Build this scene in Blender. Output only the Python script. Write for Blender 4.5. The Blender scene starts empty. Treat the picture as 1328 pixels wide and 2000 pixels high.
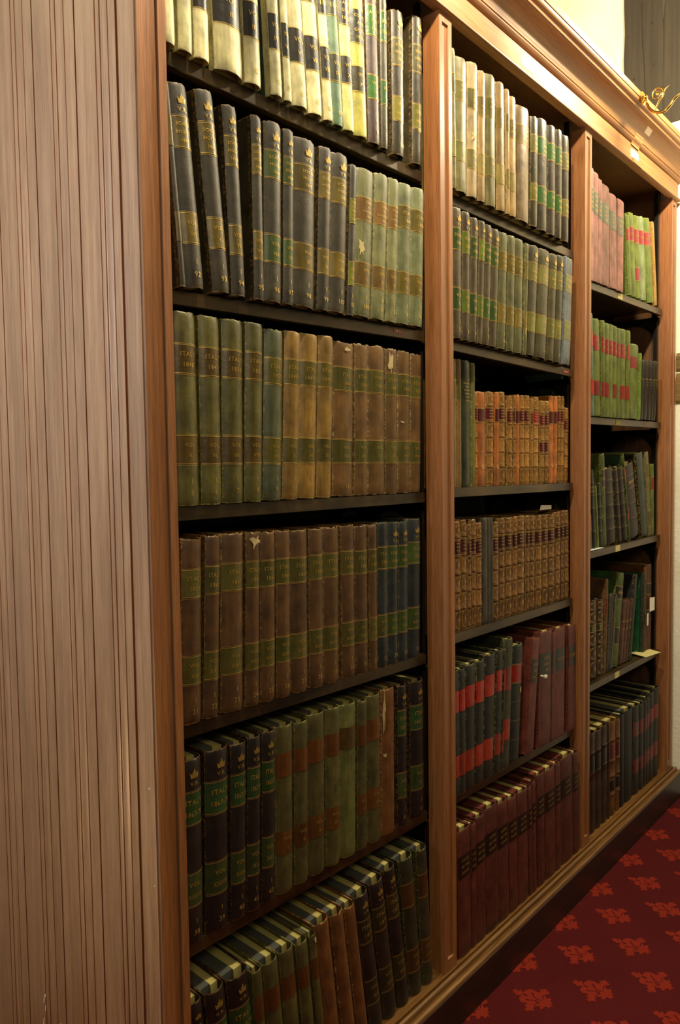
import bpy, bmesh, math, random
from math import sin, cos, pi, tan, radians
from mathutils import Vector, Matrix, Euler

C = bpy.context.scene.collection
H = 1.372                                   # camera height above the carpet

# ------------------------------------------------------------------ camera
cd = bpy.data.cameras.new('camera')
cam = bpy.data.objects.new('camera', cd); C.objects.link(cam)
YAW, PITCH, ROLL = 0.73373534, -0.05318193, -0.01413928
fw = Vector((cos(YAW)*cos(PITCH), sin(YAW)*cos(PITCH), sin(PITCH)))
rt = fw.cross(Vector((0, 0, 1))).normalized(); up = rt.cross(fw)
r2 = rt*cos(ROLL)+up*sin(ROLL); u2 = -rt*sin(ROLL)+up*cos(ROLL)
m = Matrix((r2, u2, -fw)).transposed().to_4x4(); m.translation = (0, -1, H)
cam.matrix_world = m
cd.sensor_fit = 'VERTICAL'; cd.sensor_height = 36.0; cd.lens = 36.0*1430/2000
cd.clip_start = .02
bpy.context.scene.camera = cam

# ------------------------------------------------------------------ light and exposure
sc = bpy.context.scene
sc.view_settings.view_transform = 'Standard'
sc.view_settings.look = 'None'
sc.view_settings.gamma = 1.0
sc.view_settings.use_curve_mapping = False
sc.view_settings.exposure = 0.5
w = bpy.data.worlds.new('room_light'); sc.world = w; w.use_nodes = True
w.node_tree.nodes['Background'].inputs[0].default_value = (.85, .76, .55, 1)
w.node_tree.nodes['Background'].inputs[1].default_value = .06
def area(name, loc, rot, size, sy, power, col):
    d = bpy.data.lights.new(name, 'AREA'); d.shape = 'RECTANGLE'; d.size = size; d.size_y = sy
    d.energy = power; d.color = col
    o = bpy.data.objects.new(name, d); C.objects.link(o); o.location = loc; o.rotation_euler = rot
    return o
# daylight from the window at the near end of the aisle
wd_ = area('window_daylight', (-.95, .22, 2.0), (0, radians(-86), 0), .8, .9, 15, (.88, .92, 1.0))
wd_.data.spread = radians(112)
# unseen warm lamp low at the left, for the orange glow on the end panel
low = bpy.data.lights.new('low_lamp_glow', 'POINT'); low.energy = 13; low.color = (1, .62, .28); low.shadow_soft_size = .12
lo_ = bpy.data.objects.new('low_lamp_glow', low); C.objects.link(lo_); lo_.location = (-.45, .75, .35)
g = area('room_fill', (-.55, -1.75, 2.35), (0, 0, 0), .5, .5, 9, (1, .86, .60))  # unseen fill added behind the viewer to brighten post sides and spines
g.rotation_euler = (Vector((1.4, 0, 2.0))-g.location).to_track_quat('-Z', 'Y').to_euler()

# ------------------------------------------------------------------ helpers
def srgb(h):
    r = [int(h[i:i+2], 16)/255 for i in (0, 2, 4)]
    return tuple(c/12.92 if c <= .04045 else ((c+.055)/1.055)**2.4 for c in r)+(1,)
def obj(name, bm, mats, parent=None, smooth=False, loc=None):
    me = bpy.data.meshes.new(name); bm.to_mesh(me); bm.free()
    for x in (mats if isinstance(mats, (list, tuple)) else [mats]): me.materials.append(x)
    if smooth:
        for p in me.polygons: p.use_smooth = True
        me.set_sharp_from_angle(angle=radians(42))
    o = bpy.data.objects.new(name, me); C.objects.link(o)
    if parent: o.parent = parent
    if loc: o.location = loc
    return o
def thing(name, label, cat, loc=(0, 0, 0), group=None, rot=(0, 0, 0)):
    o = bpy.data.objects.new(name, None); C.objects.link(o); o.empty_display_size = .05
    o.location = loc; o.rotation_euler = rot; o['label'] = label; o['category'] = cat
    if group: o['group'] = group
    return o
def tag(o, label, cat, group=None):
    o['label'] = label; o['category'] = cat
    if group: o['group'] = group
    return o
def struct(o): o['kind'] = 'structure'; return o
def box(bm, x0, x1, y0, y1, z0, z1, mi=0):
    v = [bm.verts.new((x, y, z)) for x in (x0, x1) for y in (y0, y1) for z in (z0, z1)]
    for f in ((0, 1, 3, 2), (4, 6, 7, 5), (0, 4, 5, 1), (2, 3, 7, 6), (0, 2, 6, 4), (1, 5, 7, 3)):
        bm.faces.new([v[i] for i in f]).material_index = mi
def prism(bm, pts, axis, a, b, mi=0, cap=True):
    """closed outline pts swept along an axis; pts are the other two coordinates in xyz order"""
    def P(p, t):
        return {'x': (t, p[0], p[1]), 'y': (p[0], t, p[1]), 'z': (p[0], p[1], t)}[axis]
    A = [bm.verts.new(P(p, a)) for p in pts]; B = [bm.verts.new(P(p, b)) for p in pts]
    n = len(pts)
    for i in range(n):
        bm.faces.new((A[i], A[(i+1) % n], B[(i+1) % n], B[i])).material_index = mi
    if cap:
        bm.faces.new(A[::-1]).material_index = mi; bm.faces.new(B).material_index = mi
    bmesh.ops.recalc_face_normals(bm, faces=bm.faces[:])
def bevel(bm, w, seg=2):
    bmesh.ops.bevel(bm, geom=[e for e in bm.edges if len(e.link_faces) == 2 and e.calc_face_angle(0) > .5],
                    offset=w, segments=seg, affect='EDGES', clamp_overlap=True)
def tube(bm, pts, r, n=10, mi=0):
    rings = []
    for i, p in enumerate(pts):
        p = Vector(p); a = Vector(pts[max(i-1, 0)]); b = Vector(pts[min(i+1, len(pts)-1)])
        t = (b-a).normalized(); s = t.cross(Vector((1, 0, 0)))
        if s.length < .1: s = t.cross(Vector((0, 0, 1)))
        s.normalize(); q = t.cross(s); rr = r[i] if isinstance(r, (list, tuple)) else r
        rings.append([bm.verts.new(p+(s*cos(k*2*pi/n)+q*sin(k*2*pi/n))*rr) for k in range(n)])
    for A, B in zip(rings, rings[1:]):
        for k in range(n): bm.faces.new((A[k], A[(k+1) % n], B[(k+1) % n], B[k])).material_index = mi
    bm.faces.new(rings[0][::-1]).material_index = mi; bm.faces.new(rings[-1]).material_index = mi
    bmesh.ops.recalc_face_normals(bm, faces=bm.faces[:])
def lathe(bm, prof, n=20, M=Matrix(), mi=0):
    """prof = (radius, height) pairs turned about local z"""
    rings = [[bm.verts.new(M @ Vector((r*cos(k*2*pi/n), r*sin(k*2*pi/n), z))) for k in range(n)] for r, z in prof]
    for A, B in zip(rings, rings[1:]):
        for k in range(n): bm.faces.new((A[k], A[(k+1) % n], B[(k+1) % n], B[k])).material_index = mi
    bm.faces.new(rings[0][::-1]).material_index = mi; bm.faces.new(rings[-1]).material_index = mi
    bmesh.ops.recalc_face_normals(bm, faces=bm.faces[:])

# ------------------------------------------------------------------ materials
class N:
    def __init__(s, name):
        s.m = bpy.data.materials.new(name); s.m.use_nodes = True
        s.t = s.m.node_tree; s.b = s.t.nodes['Principled BSDF']
    def n(s, typ, **kw):
        x = s.t.nodes.new('ShaderNode'+typ)
        for k, v in kw.items():
            if k.startswith('i_'): x.inputs[int(k[2:])].default_value = v
            else: setattr(x, k, v)
        return x
    def l(s, a, b): s.t.links.new(a, b)
    def ramp(s, fac, *stops):
        r = s.n('ValToRGB'); e = r.color_ramp.elements
        while len(e) < len(stops): e.new(.5)
        for k, (p, c) in enumerate(stops): e[k].position = p; e[k].color = c
        s.l(fac, r.inputs[0]); return r.outputs[0]
    def mix(s, fac, a, b, mode='MIX'):
        x = s.n('MixRGB', blend_type=mode)
        for i, v in enumerate((fac, a, b)):
            if hasattr(v, 'is_linked') or hasattr(v, 'links'): s.l(v, x.inputs[i])
            else: x.inputs[i].default_value = v
        return x.outputs[0]
    def bump(s, h, strength, dist=.001):
        b = s.n('Bump'); b.inputs['Strength'].default_value = strength; b.inputs['Distance'].default_value = dist
        s.l(h, b.inputs['Height']); s.l(b.outputs[0], s.b.inputs['Normal']); return b
    def coords(s, scale, rnd=True, which='Object'):
        tc = s.n('TexCoord'); out = tc.outputs[which]
        if rnd:
            oi = s.n('ObjectInfo'); mu = s.n('Math', operation='MULTIPLY'); mu.inputs[1].default_value = 37.0
            s.l(oi.outputs['Random'], mu.inputs[0]); ad = s.n('VectorMath', operation='ADD')
            s.l(out, ad.inputs[0]); s.l(mu.outputs[0], ad.inputs[1]); out = ad.outputs[0]
        mp = s.n('Mapping'); mp.inputs['Scale'].default_value = scale; s.l(out, mp.inputs[0])
        return mp.outputs[0]

def wood(name, dark, mid, light, axis, rough=.38, fine=1.0, coat=.15, rays=.35, pore=.62):
    k = N(name)
    sc3 = {'x': (2.2, 70, 70), 'y': (70, 2.2, 70), 'z': (70, 70, 2.2)}[axis]
    v = k.coords(sc3)
    n1 = k.n('TexNoise', i_2=1.0, i_3=6.0); n1.inputs['Roughness'].default_value = .6; n1.inputs['Distortion'].default_value = .4
    k.l(v, n1.inputs['Vector'])
    c = k.ramp(n1.outputs[0], (.2, srgb(dark)), (.5, srgb(mid)), (.8, srgb(light)))
    f3 = {'x': (14, 420, 420), 'y': (420, 14, 420), 'z': (420, 420, 14)}[axis]
    n2 = k.n('TexNoise', i_2=fine, i_3=3.0); k.l(k.coords(f3), n2.inputs['Vector'])
    pores = k.ramp(n2.outputs[0], (.40, (.50, .42, .36, 1)), (.56, (1, 1, 1, 1)))
    c = k.mix(pore, c, pores, 'MULTIPLY')
    n3 = k.n('TexNoise', i_2=2.2, i_3=2.0); k.l(k.coords({'x': (1, 7, 7), 'y': (7, 1, 7), 'z': (7, 7, 1)}[axis]), n3.inputs['Vector'])
    c = k.mix(rays, c, k.ramp(n3.outputs[0], (.35, (.66, .62, .58, 1)), (.65, (1.15, 1.12, 1.06, 1))), 'MULTIPLY')
    k.l(c, k.b.inputs['Base Color'])
    r = k.n('MapRange'); r.inputs[3].default_value = rough-.08; r.inputs[4].default_value = rough+.14
    k.l(n2.outputs[0], r.inputs[0]); k.l(r.outputs[0], k.b.inputs['Roughness'])
    k.b.inputs['Coat Weight'].default_value = coat; k.b.inputs['Coat Roughness'].default_value = .3
    k.bump(n2.outputs[0], .22, .0006)
    return k.m
W = {
 'v': wood('oak_vertical', '83532b', '956036', 'ab7341', 'z', rays=.2, pore=.45),
 'h': wood('oak_horizontal', '8a5c30', '9d6c3a', 'b28149', 'x', rays=.2, rough=.5, coat=.04, pore=.4),
 'panel': wood('oak_panelling', '66492f', '7a5c42', '8d6f54', 'z', rough=.40, coat=.35, rays=.42, pore=.45),
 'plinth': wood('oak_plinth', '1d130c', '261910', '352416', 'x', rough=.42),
 'plinth_top': wood('oak_plinth_moulding', '5a3c1c', '7c5628', '9a7038', 'x', rough=.34),
 'inner': wood('oak_inner', '4a2c16', '63401f', '7c5229', 'z', rough=.55, coat=0),
 'timber': wood('old_timber', '2c261b', '373023', '433a2b', 'z', rough=.8, coat=0, rays=.5, pore=.3),
 'rail': wood('old_timber_rail', '5a431e', '7d612f', '93773f', 'y', rough=.8, coat=0, rays=.6),
}
def plain(name, col, rough=.6, metal=0, spec=.5):
    k = N(name); k.b.inputs['Base Color'].default_value = srgb(col); k.b.inputs['Roughness'].default_value = rough
    k.b.inputs['Metallic'].default_value = metal; k.b.inputs['Specular IOR Level'].default_value = spec
    return k.m
def plaster():
    k = N('cream_plaster'); v = k.coords((1, 1, 1), False)
    n1 = k.n('TexNoise', i_2=5.0, i_3=6.0); k.l(v, n1.inputs['Vector'])
    k.l(k.ramp(n1.outputs[0], (.3, srgb('e4dab8')), (.7, srgb('f2ead2'))), k.b.inputs['Base Color'])
    n2 = k.n('TexNoise', i_2=60.0, i_3=6.0); k.l(v, n2.inputs['Vector'])
    k.b.inputs['Roughness'].default_value = .85; k.bump(n2.outputs[0], .5, .004); return k.m
M_PLASTER = plaster()
def shelfmat():
    k = N('painted_steel_shelf'); v = k.coords((6, 30, 30))
    n1 = k.n('TexNoise', i_2=1.0, i_3=4.0); k.l(v, n1.inputs['Vector'])
    k.l(k.ramp(n1.outputs[0], (.35, srgb('2e2316')), (.7, srgb('574529'))), k.b.inputs['Base Color'])
    k.b.inputs['Roughness'].default_value = .3; k.b.inputs['Metallic'].default_value = .5
    k.bump(n1.outputs[0], .2, .0008); return k.m
M_SHELF = shelfmat()
M_GROOVE = plain('groove_varnish', '713a17', .4)
M_IRON = plain('black_iron', '15130f', .38, .4)
M_BRASS = plain('polished_brass', 'd9b25a', .13, 1.0)
M_GOLD = plain('gilt', 'c8a452', .42, .55)
M_GOLD_DULL = plain('dull_gilt', 'a5863c', .5, .5)
M_PAPER = plain('white_paper', 'f0ead4', .75)
M_PAPER_BLUE = plain('pale_paper', 'cfd4d2', .75)
M_CARD = plain('yellowed_card', 'cdbf7c', .8)
M_INK = plain('ink', '57534a', .8)
M_RED_TAPE = plain('red_embossed_tape', '8f2420', .4)
M_BACK = plain('dark_green_board', '1d2018', .7)

def carpet():
    k = N('red_carpet'); v = k.coords((1, 1, 1), False)
    n1 = k.n('TexNoise', i_2=420.0, i_3=3.0); k.l(v, n1.inputs['Vector'])
    n3 = k.n('TexNoise', i_2=5.0, i_3=2.0); k.l(v, n3.inputs['Vector'])
    c = k.ramp(n1.outputs[0], (.3, srgb('400b0c')), (.7, srgb('5e1514')))
    c = k.mix(.4, c, k.ramp(n3.outputs[0], (.3, (.7, .7, .7, 1)), (.7, (1.1, 1.1, 1.1, 1))), 'MULTIPLY')
    k.l(c, k.b.inputs['Base Color']); k.b.inputs['Roughness'].default_value = .95
    k.b.inputs['Specular IOR Level'].default_value = .15
    k.bump(n1.outputs[0], .8, .003); return k.m
def motifmat():
    k = N('carpet_motif_wool'); v = k.coords((1, 1, 1), False)
    n1 = k.n('TexNoise', i_2=420.0, i_3=3.0); k.l(v, n1.inputs['Vector'])
    k.l(k.ramp(n1.outputs[0], (.3, srgb('741d0e')), (.7, srgb('8e2a17'))), k.b.inputs['Base Color'])
    k.b.inputs['Roughness'].default_value = .95; k.b.inputs['Specular IOR Level'].default_value = .15
    k.bump(n1.outputs[0], .8, .003); return k.m
M_CARPET = carpet(); M_MOTIF = motifmat()

def hide(name, col, wearcol, rough=.42, grain=900., var=.34, wear=.6, bump=.25, weave=False):
    """leather or cloth with its own mottling; scuffed pale where the mesh attribute 'wear' is high"""
    k = N(name); v = k.coords((1, 1, 1))
    n1 = k.n('TexNoise', i_2=26.0, i_3=8.0); k.l(v, n1.inputs['Vector'])
    c0 = srgb(col); dk = tuple(x*(1-var) for x in c0[:3])+(1,); lt = tuple(min(x*(1+var), 1) for x in c0[:3])+(1,)
    c = k.ramp(n1.outputs[0], (.32, dk), (.68, lt))
    ns = k.n('TexNoise', i_2=1.0, i_3=4.0); k.l(k.coords((160, 160, 22)), ns.inputs['Vector'])
    c = k.mix(.75, c, k.ramp(ns.outputs[0], (.3, (.62, .62, .60, 1)), (.72, (1.2, 1.18, 1.12, 1))), 'MULTIPLY')
    oi = k.n('ObjectInfo'); hs = k.n('HueSaturation')
    mr = k.n('MapRange'); mr.inputs[3].default_value = .80; mr.inputs[4].default_value = 1.18
    k.l(oi.outputs['Random'], mr.inputs[0]); k.l(mr.outputs[0], hs.inputs['Value']); k.l(c, hs.inputs['Color'])
    c = hs.outputs[0]
    at = k.n('Attribute', attribute_name='wear')
    n2 = k.n('TexNoise', i_2=150.0, i_3=6.0); n2.inputs['Roughness'].default_value = .7; k.l(v, n2.inputs['Vector'])
    ad = k.n('Math', operation='ADD'); k.l(at.outputs['Fac'], ad.inputs[0]); k.l(n2.outputs[0], ad.inputs[1])
    wr = k.n('MapRange'); wr.inputs[1].default_value = 1.07; wr.inputs[2].default_value = 1.30; wr.inputs[4].default_value = wear
    k.l(ad.outputs[0], wr.inputs[0])
    c = k.mix(wr.outputs[0], c, srgb(wearcol)); k.l(c, k.b.inputs['Base Color'])
    k.b.inputs['Roughness'].default_value = rough+.05; k.b.inputs['Specular IOR Level'].default_value = .45
    n4 = k.n('TexNoise', i_2=grain, i_3=2.0); k.l(v, n4.inputs['Vector'])
    n5 = k.n('TexNoise', i_2=45.0, i_3=3.0); k.l(v, n5.inputs['Vector'])
    b = k.bump(n4.outputs[0], bump*1.5, .0008)
    b2 = k.n('Bump'); b2.inputs['Strength'].default_value = .5; b2.inputs['Distance'].default_value = .0016
    k.l(n5.outputs[0], b2.inputs['Height']); k.l(b2.outputs[0], b.inputs['Normal'])
    return k.m
PAGES = plain('cream_pages', 'b3a45c', .85); PAGES_GREY = plain('shaded_page_tops', '48473e', .85)  # grey paints in the shaded part of the page tops beside a lit strip
PAGES_WHITE = plain('white_pages', 'b9b48e', .85)
_hides = {}
def HM(col, wearcol='c9b070', rough=.42, wear=.6, grain=900.):
    key = (col, wearcol, rough, wear)
    if key not in _hides: _hides[key] = hide('binding_'+col, col, wearcol, rough, grain, wear=wear)
    return _hides[key]

# ------------------------------------------------------------------ the room
bm = bmesh.new(); box(bm, -1.6, 3.25, -3.2, .80, -.03, 0)
# heraldic-style beast motifs woven in half-drop rows, inlaid in the pile
OUT = [(-.006,.061),(.002,.055),(-.001,.047),(.009,.045),(.001,.035),(.01,.035),(.023,.031),(.027,.024),(.028,.017),(.029,.013),(.027,.009),(.03,.003),(.036,.002),(.037,.009),(.045,.003),(.054,-.003),(.049,-.01),(.045,-.02),(.034,-.014),(.029,-.01),(.027,-.015),(.021,-.02),(.031,-.028),(.024,-.032),(.017,-.033),(.016,-.041),(.009,-.037),(.005,-.05),(.002,-.042),(-.009,-.043),(-.005,-.034),(-.011,-.03),(-.018,-.031),(-.022,-.029),(-.023,-.024),(-.015,-.021),(-.022,-.012),(-.023,-.009),(-.032,-.011),(-.04,-.018),(-.045,-.008),(-.053,-.003),(-.048,.005),(-.041,.002),(-.037,.012),(-.03,.007),(-.027,.013),(-.033,.02),(-.031,.028),(-.023,.034),(-.009,.034),(-.018,.044),(-.013,.049),(-.015,.056)]
VEIN = [[(-.003,.036),(0,.031),(0,.02),(-.004,.021),(-.007,.029)],
        [(.016,.02),(.018,.015),(.005,.002),(.004,-.007),(.009,-.015),(.006,-.015),(.001,-.006),(.002,.003)],
        [(.025,-.008),(.027,-.011),(.012,-.016),(.01,-.015)],
        [(-.018,.021),(-.012,.015),(-.013,.012),(-.003,0),(-.003,-.011),(-.006,-.016),(-.012,-.012),(-.021,-.008),(-.022,-.005),(-.010,-.012),(-.006,0),(-.017,.013)]]
def flat(bm, pts, z, mi):
    f = bm.faces.new([bm.verts.new((x, y, z)) for x, y in pts]); f.material_index = mi
    if f.normal.z < 0 or True:
        f.normal_update()
        if f.normal.z < 0: f.normal_flip()
for i in range(-9, 9):
    for j in range(-14, 24):
        cx = 1.687+i*.244+j*.135; cy = -.137-i*.009-j*.105
        if cx < .35 or cx > 3.12 or cy < -2.6 or cy > .01: continue
        flat(bm, [(cx+a, cy+b) for a, b in OUT], .0006, 1)
        for V in VEIN: flat(bm, [(cx+a, cy+b) for a, b in V], .0010, 0)
struct(obj('floor', bm, [M_CARPET, M_MOTIF]))
bm = bmesh.new(); box(bm, -1.6, 3.25, .80, .90, 0, 4.4); struct(obj('wall_back', bm, M_PLASTER))
bm = bmesh.new(); box(bm, 3.2, 3.3, -3.2, .80, 0, 4.4); struct(obj('wall_right', bm, M_PLASTER))
def timber(name, y0, y1, z0, z1, d, mat, seed, axis='z'):
    random.seed(seed); bm = bmesh.new(); n = 16
    rings = []
    for i in range(n+1):
        t = i/n; r = lambda s: random.uniform(-s, s)
        if axis == 'z':
            z = z0+(z1-z0)*t
            rings.append([(3.23, y0, z), (3.23, y1, z), (3.2-d, y1-.012+r(.003), z), (3.2-d-.004, y1-.02+r(.002), z), (3.2-d+r(.001), (y0+y1)/2, z), (3.2-d-.002, y0+.014+r(.003), z), (3.2-d+.008, y0+r(.003), z)])
        else:
            y = y0+(y1-y0)*t
            rings.append([(3.23, y, z0), (3.23, y, z1), (3.2-d+.006, y, z1+r(.002)), (3.2-d, y, z1-.012+r(.002)), (3.2-d+r(.001), y, (z0+z1)/2), (3.2-d, y, z0+.012+r(.002)), (3.2-d+.006, y, z0+r(.002))])
    V = [[bm.verts.new(p) for p in R] for R in rings]
    for A, B in zip(V, V[1:]):
        for k in range(7): bm.faces.new((A[k], A[(k+1) % 7], B[(k+1) % 7], B[k]))
    bm.faces.new(V[0][::-1]); bm.faces.new(V[-1]); bmesh.ops.recalc_face_normals(bm, faces=bm.faces[:])
    return struct(obj(name, bm, mat))
timber('trim_1', .067, .236, 2.66, 4.4, .012, W['timber'], 3)
t2 = timber('trim_2', -.34, .078, 2.78, 4.4, .006, W['timber'], 5)
timber('trim_3', -3.1, .004, 1.768, 1.846, .006, W['rail'], 7, 'y')
timber('trim_4', -3.1, .004, 1.636, 1.762, .008, W['rail'], 9, 'y')
# long drying crack down the face of the old post, and a few nail holes
bm = bmesh.new()
cr = [(.150, 3.30), (.146, 3.14), (.138, 3.04), (.134, 2.96), (.131, 2.86), (.126, 2.76), (.124, 2.70)]
for (a, b), (c, d) in zip(cr, cr[1:]):
    wdt = .0022*(b-2.6)
    bm.faces.new([bm.verts.new(p) for p in ((3.1845, a+wdt, b), (3.1845, a-wdt, b), (3.1845, c-wdt*.8, d), (3.1845, c+wdt*.8, d))])
for (a, b) in ((.205, 3.18), (.11, 3.20), (.155, 2.90), (.09, 2.80), (.18, 3.0), (.10, 3.03)):
    bm.faces.new([bm.verts.new((3.1845, a+.004*cos(q*pi/3), b+.006*sin(q*pi/3))) for q in range(6)])
struct(obj('trim_5', bm, plain('dark_crack', '2a2016', .9)))

# ------------------------------------------------------------------ the bookcase
case = thing('bookcase', 'tall oak bookcase with moulded cornice and three bays of bound volumes', 'bookcase', (.656, 0, 0))
def part(name, bm, mats, smooth=False, parent=None):
    o = obj(name, bm, mats, smooth=smooth); o.parent = parent or case
    if not parent: o.matrix_parent_inverse = Matrix.Translation((-.656, 0, 0))
    return o
ZT, ZB = 2.450, .113
def pilaster(x0, w, y1):
    bm = bmesh.new(); x1 = x0+w; a, b = x0+.21*w, x0+.71*w; c, d = ZB+.034, ZT-.022; r = .0045
    V = lambda *p: bm.verts.new(p)
    o = [V(x0, 0, ZB), V(x1, 0, ZB), V(x1, 0, ZT), V(x0, 0, ZT)]
    k = [V(x0, y1, ZB), V(x1, y1, ZB), V(x1, y1, ZT), V(x0, y1, ZT)]
    i = [V(a, 0, c), V(b, 0, c), V(b, 0, d), V(a, 0, d)]
    s = [V(a+.0006, r, c+.002), V(b-.0006, r, c+.002), V(b-.0006, r, d-.002), V(a+.0006, r, d-.002)]
    for q in range(4):
        p = (q+1) % 4
        bm.faces.new((o[q], o[p], i[p], i[q])); bm.faces.new((i[q], i[p], s[p], s[q]))
        bm.faces.new((o[p], o[q], k[q], k[p]))
    bm.faces.new(s); bm.faces.new(k[::-1])
    bmesh.ops.recalc_face_normals(bm, faces=bm.faces[:])
    ed = [e for e in bm.edges if all(abs(v.co.y) < 1e-6 for v in e.verts) and abs(e.verts[0].co.x-e.verts[1].co.x) < 1e-6 and e.verts[0].co.x in (x0, x1)]
    bmesh.ops.bevel(bm, geom=[e for e in bm.edges if all(v in o for v in e.verts) and abs(e.verts[0].co.z-e.verts[1].co.z) > 1], offset=.0035 if x0 < .7 else .0012, segments=3, affect='EDGES')
    bm.normal_update()
    for f in bm.faces: f.material_index = 1 if (x0 < .7 and f.normal.x < -.3) else 0
    return part('pilaster', bm, [W['v'], W['panel']])
PX = [(.656, .059), (1.479, .053), (2.290, .052), (3.116, .056)]
for x0, wd in PX: pilaster(x0, wd, .047)
# panelled near end: reeded matchboarding
bm = bmesh.new(); X = .656; pr = []
pr.append((X, .0475)); 
def groove(y, wd, dp): pr.extend([(X, y-wd/2), (X+dp, y-wd*.2), (X+dp, y+wd*.2), (X, y+wd/2)])
G = [(.0515, .0767, .1002, .1147), (.180, .2153, .2445, .2614), (.3306, .3666, .3973, .4147), (.4905, .525, .556, .574), (.650, .684, .712, .728)]
for (dk, b1, b2, b3) in G:
    groove(dk, .0065 if dk < .1 else .0042, .010)
    pr.append((X-.0004, (dk+b1)/2))
    groove(b1, .0028, .0022)
    for q in range(1, 8):
        t = q/8; y = b1+(b2-b1)*t; pr.append((X+.0012-.0022*sin(pi*t), y))
    groove(b2, .0036, .0030)
    for q in range(1, 6):
        t = q/6; y = b2+(b3-b2)*t; pr.append((X+.0008-.0014*sin(pi*t), y))
    groove(b3, .0032, .0026)
pr.append((X, .79)); pr.append((X+.03, .79)); pr.append((X+.03, .0475))
prism(bm, pr, 'z', 0, 2.62)
for f in bm.faces:
    c = f.calc_center_median()
    if abs(f.normal.z) < .5 and c.x < .68 and f.normal.x > -.93 or (c.x > X+.009 and c.x < X+.011): f.material_index = 1
part('end_panel', bm, [W['panel'], M_GROOVE])
bm = bmesh.new()      # ivory paint flecks and chips left on the panelling
random.seed(4)
for (y, z, l) in ((.425, .30, .02), (.42, .285, .014), (.43, .25, .018), (.418, .315, .008), (.02, .86, .004), (.012, .70, .003), (.36, .28, .012), (.345, .27, .01)):
    bm.faces.new([bm.verts.new(p) for p in ((X-.0006, y, z), (X-.0006, y-.0016, z+.001), (X-.0006, y-.0022-l*.2, z+l), (X-.0006, y-.0008-l*.2, z+l))])
part('paint_fleck', bm, M_PAPER)
bm = bmesh.new(); box(bm, .686, .715, .047, .36, ZB, 2.49); part('end_lining', bm, W['inner'])
bm = bmesh.new(); box(bm, 3.116, 3.172, .047, .64, ZB, 2.49); part('far_end_lining', bm, W['inner'])
bm = bmesh.new(); box(bm, .715, 3.116, .352, .366, ZB, 2.49); part('back_board', bm, M_BACK)
bm = bmesh.new(); box(bm, .686, 3.116, .0137, .79, 2.49, 2.51); part('top_board', bm, W['inner'])
bm = bmesh.new(); box(bm, .686, 3.172, .004, .36, .03, ZB-.0002); part('bottom_board', bm, W['plinth_top'])
z0 = 1.372
fr = [(.0136, 1.078), (-.010, 1.078), (-.0125, 1.0795), (-.0135, 1.083), (-.012, 1.0865), (-.009, 1.088), (-.004, 1.089), (-.001, 1.092), (0, 1.094), (0, 1.1515), (.0045, 1.1525), (.0045, 1.157), (.0136, 1.157)]
bm = bmesh.new(); prism(bm, [(y, z+z0) for y, z in fr], 'x', .63, 3.184)
frieze = part('frieze', bm, W['h'], True)
co = [(.0136, 1.1572), (.001, 1.1555), (-.002, 1.156), (-.006, 1.1585), (-.009, 1.162), (-.0115, 1.164), (-.012, 1.1665), (-.0085, 1.1675), (-.0085, 1.1695), (-.013, 1.170), (-.0145, 1.1725), (-.0150, 1.175)]
for q in range(0, 11):
    t = q/10*pi/2; co.append((-.0165-.043*(1-cos(t))**.9, 1.1765+.033*sin(t)))
co += [(-.060, 1.2115), (-.0635, 1.212), (-.0655, 1.215), (-.0640, 1.2185), (-.0655, 1.221)]
for q in range(1, 7):
    t = q/6*pi/2; co.append((-.0655-.012*sin(t), 1.221+.012*(1-cos(t))))
co += [(-.080, 1.2345), (-.0805, 1.252), (-.078, 1.2535), (.79, 1.2535), (.79, 1.16)]
bm = bmesh.new(); prism(bm, [(y, z+z0) for y, z in co], 'x', .62, 3.195)
cornice = part('cornice', bm, W['h'], True)
# cleat over the joint between two lengths of cornice
bm = bmesh.new(); prism(bm, [(y-.0035, z+z0) for y, z in [(.0, 1.144), (0, 1.152), (-.003, 1.156), (-.010, 1.162), (-.013, 1.167), (-.013, 1.172), (-.017, 1.177), (-.016, 1.183), (-.01, 1.178), (0, 1.17), (.003, 1.15)]], 'x', 2.672, 2.742)
bevel(bm, .0008, 1); part('joint_cleat', bm, W['h'])
bm = bmesh.new(); box(bm, 2.655, 2.735, -.0165, -.008, z0+1.0765, z0+1.091); bevel(bm, .001, 1); part('joint_cleat', bm, W['h'])
def card(name, bmats, corners, parent, th=.0006, n=(0, -1, 0)):
    bm = bmesh.new(); a = [bm.verts.new(Vector(c)) for c in corners]; b = [bm.verts.new(Vector(c)+Vector(n)*th) for c in corners]
    k = len(a)
    for q in range(k): bm.faces.new((a[q], a[(q+1) % k], b[(q+1) % k], b[q]))
    bm.faces.new(a[::-1]); bm.faces.new(b); bmesh.ops.recalc_face_normals(bm, faces=bm.faces[:])
    o = obj(name, bm, bmats)
    if parent:
        o.parent = parent; o.matrix_parent_inverse = parent.matrix_world.inverted() if parent is case else Matrix()
    return o
def R4(x0, x1, za, zb, y): return [(x0, y, za), (x1, y, za), (x1, y, zb), (x0, y, zb)]

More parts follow.
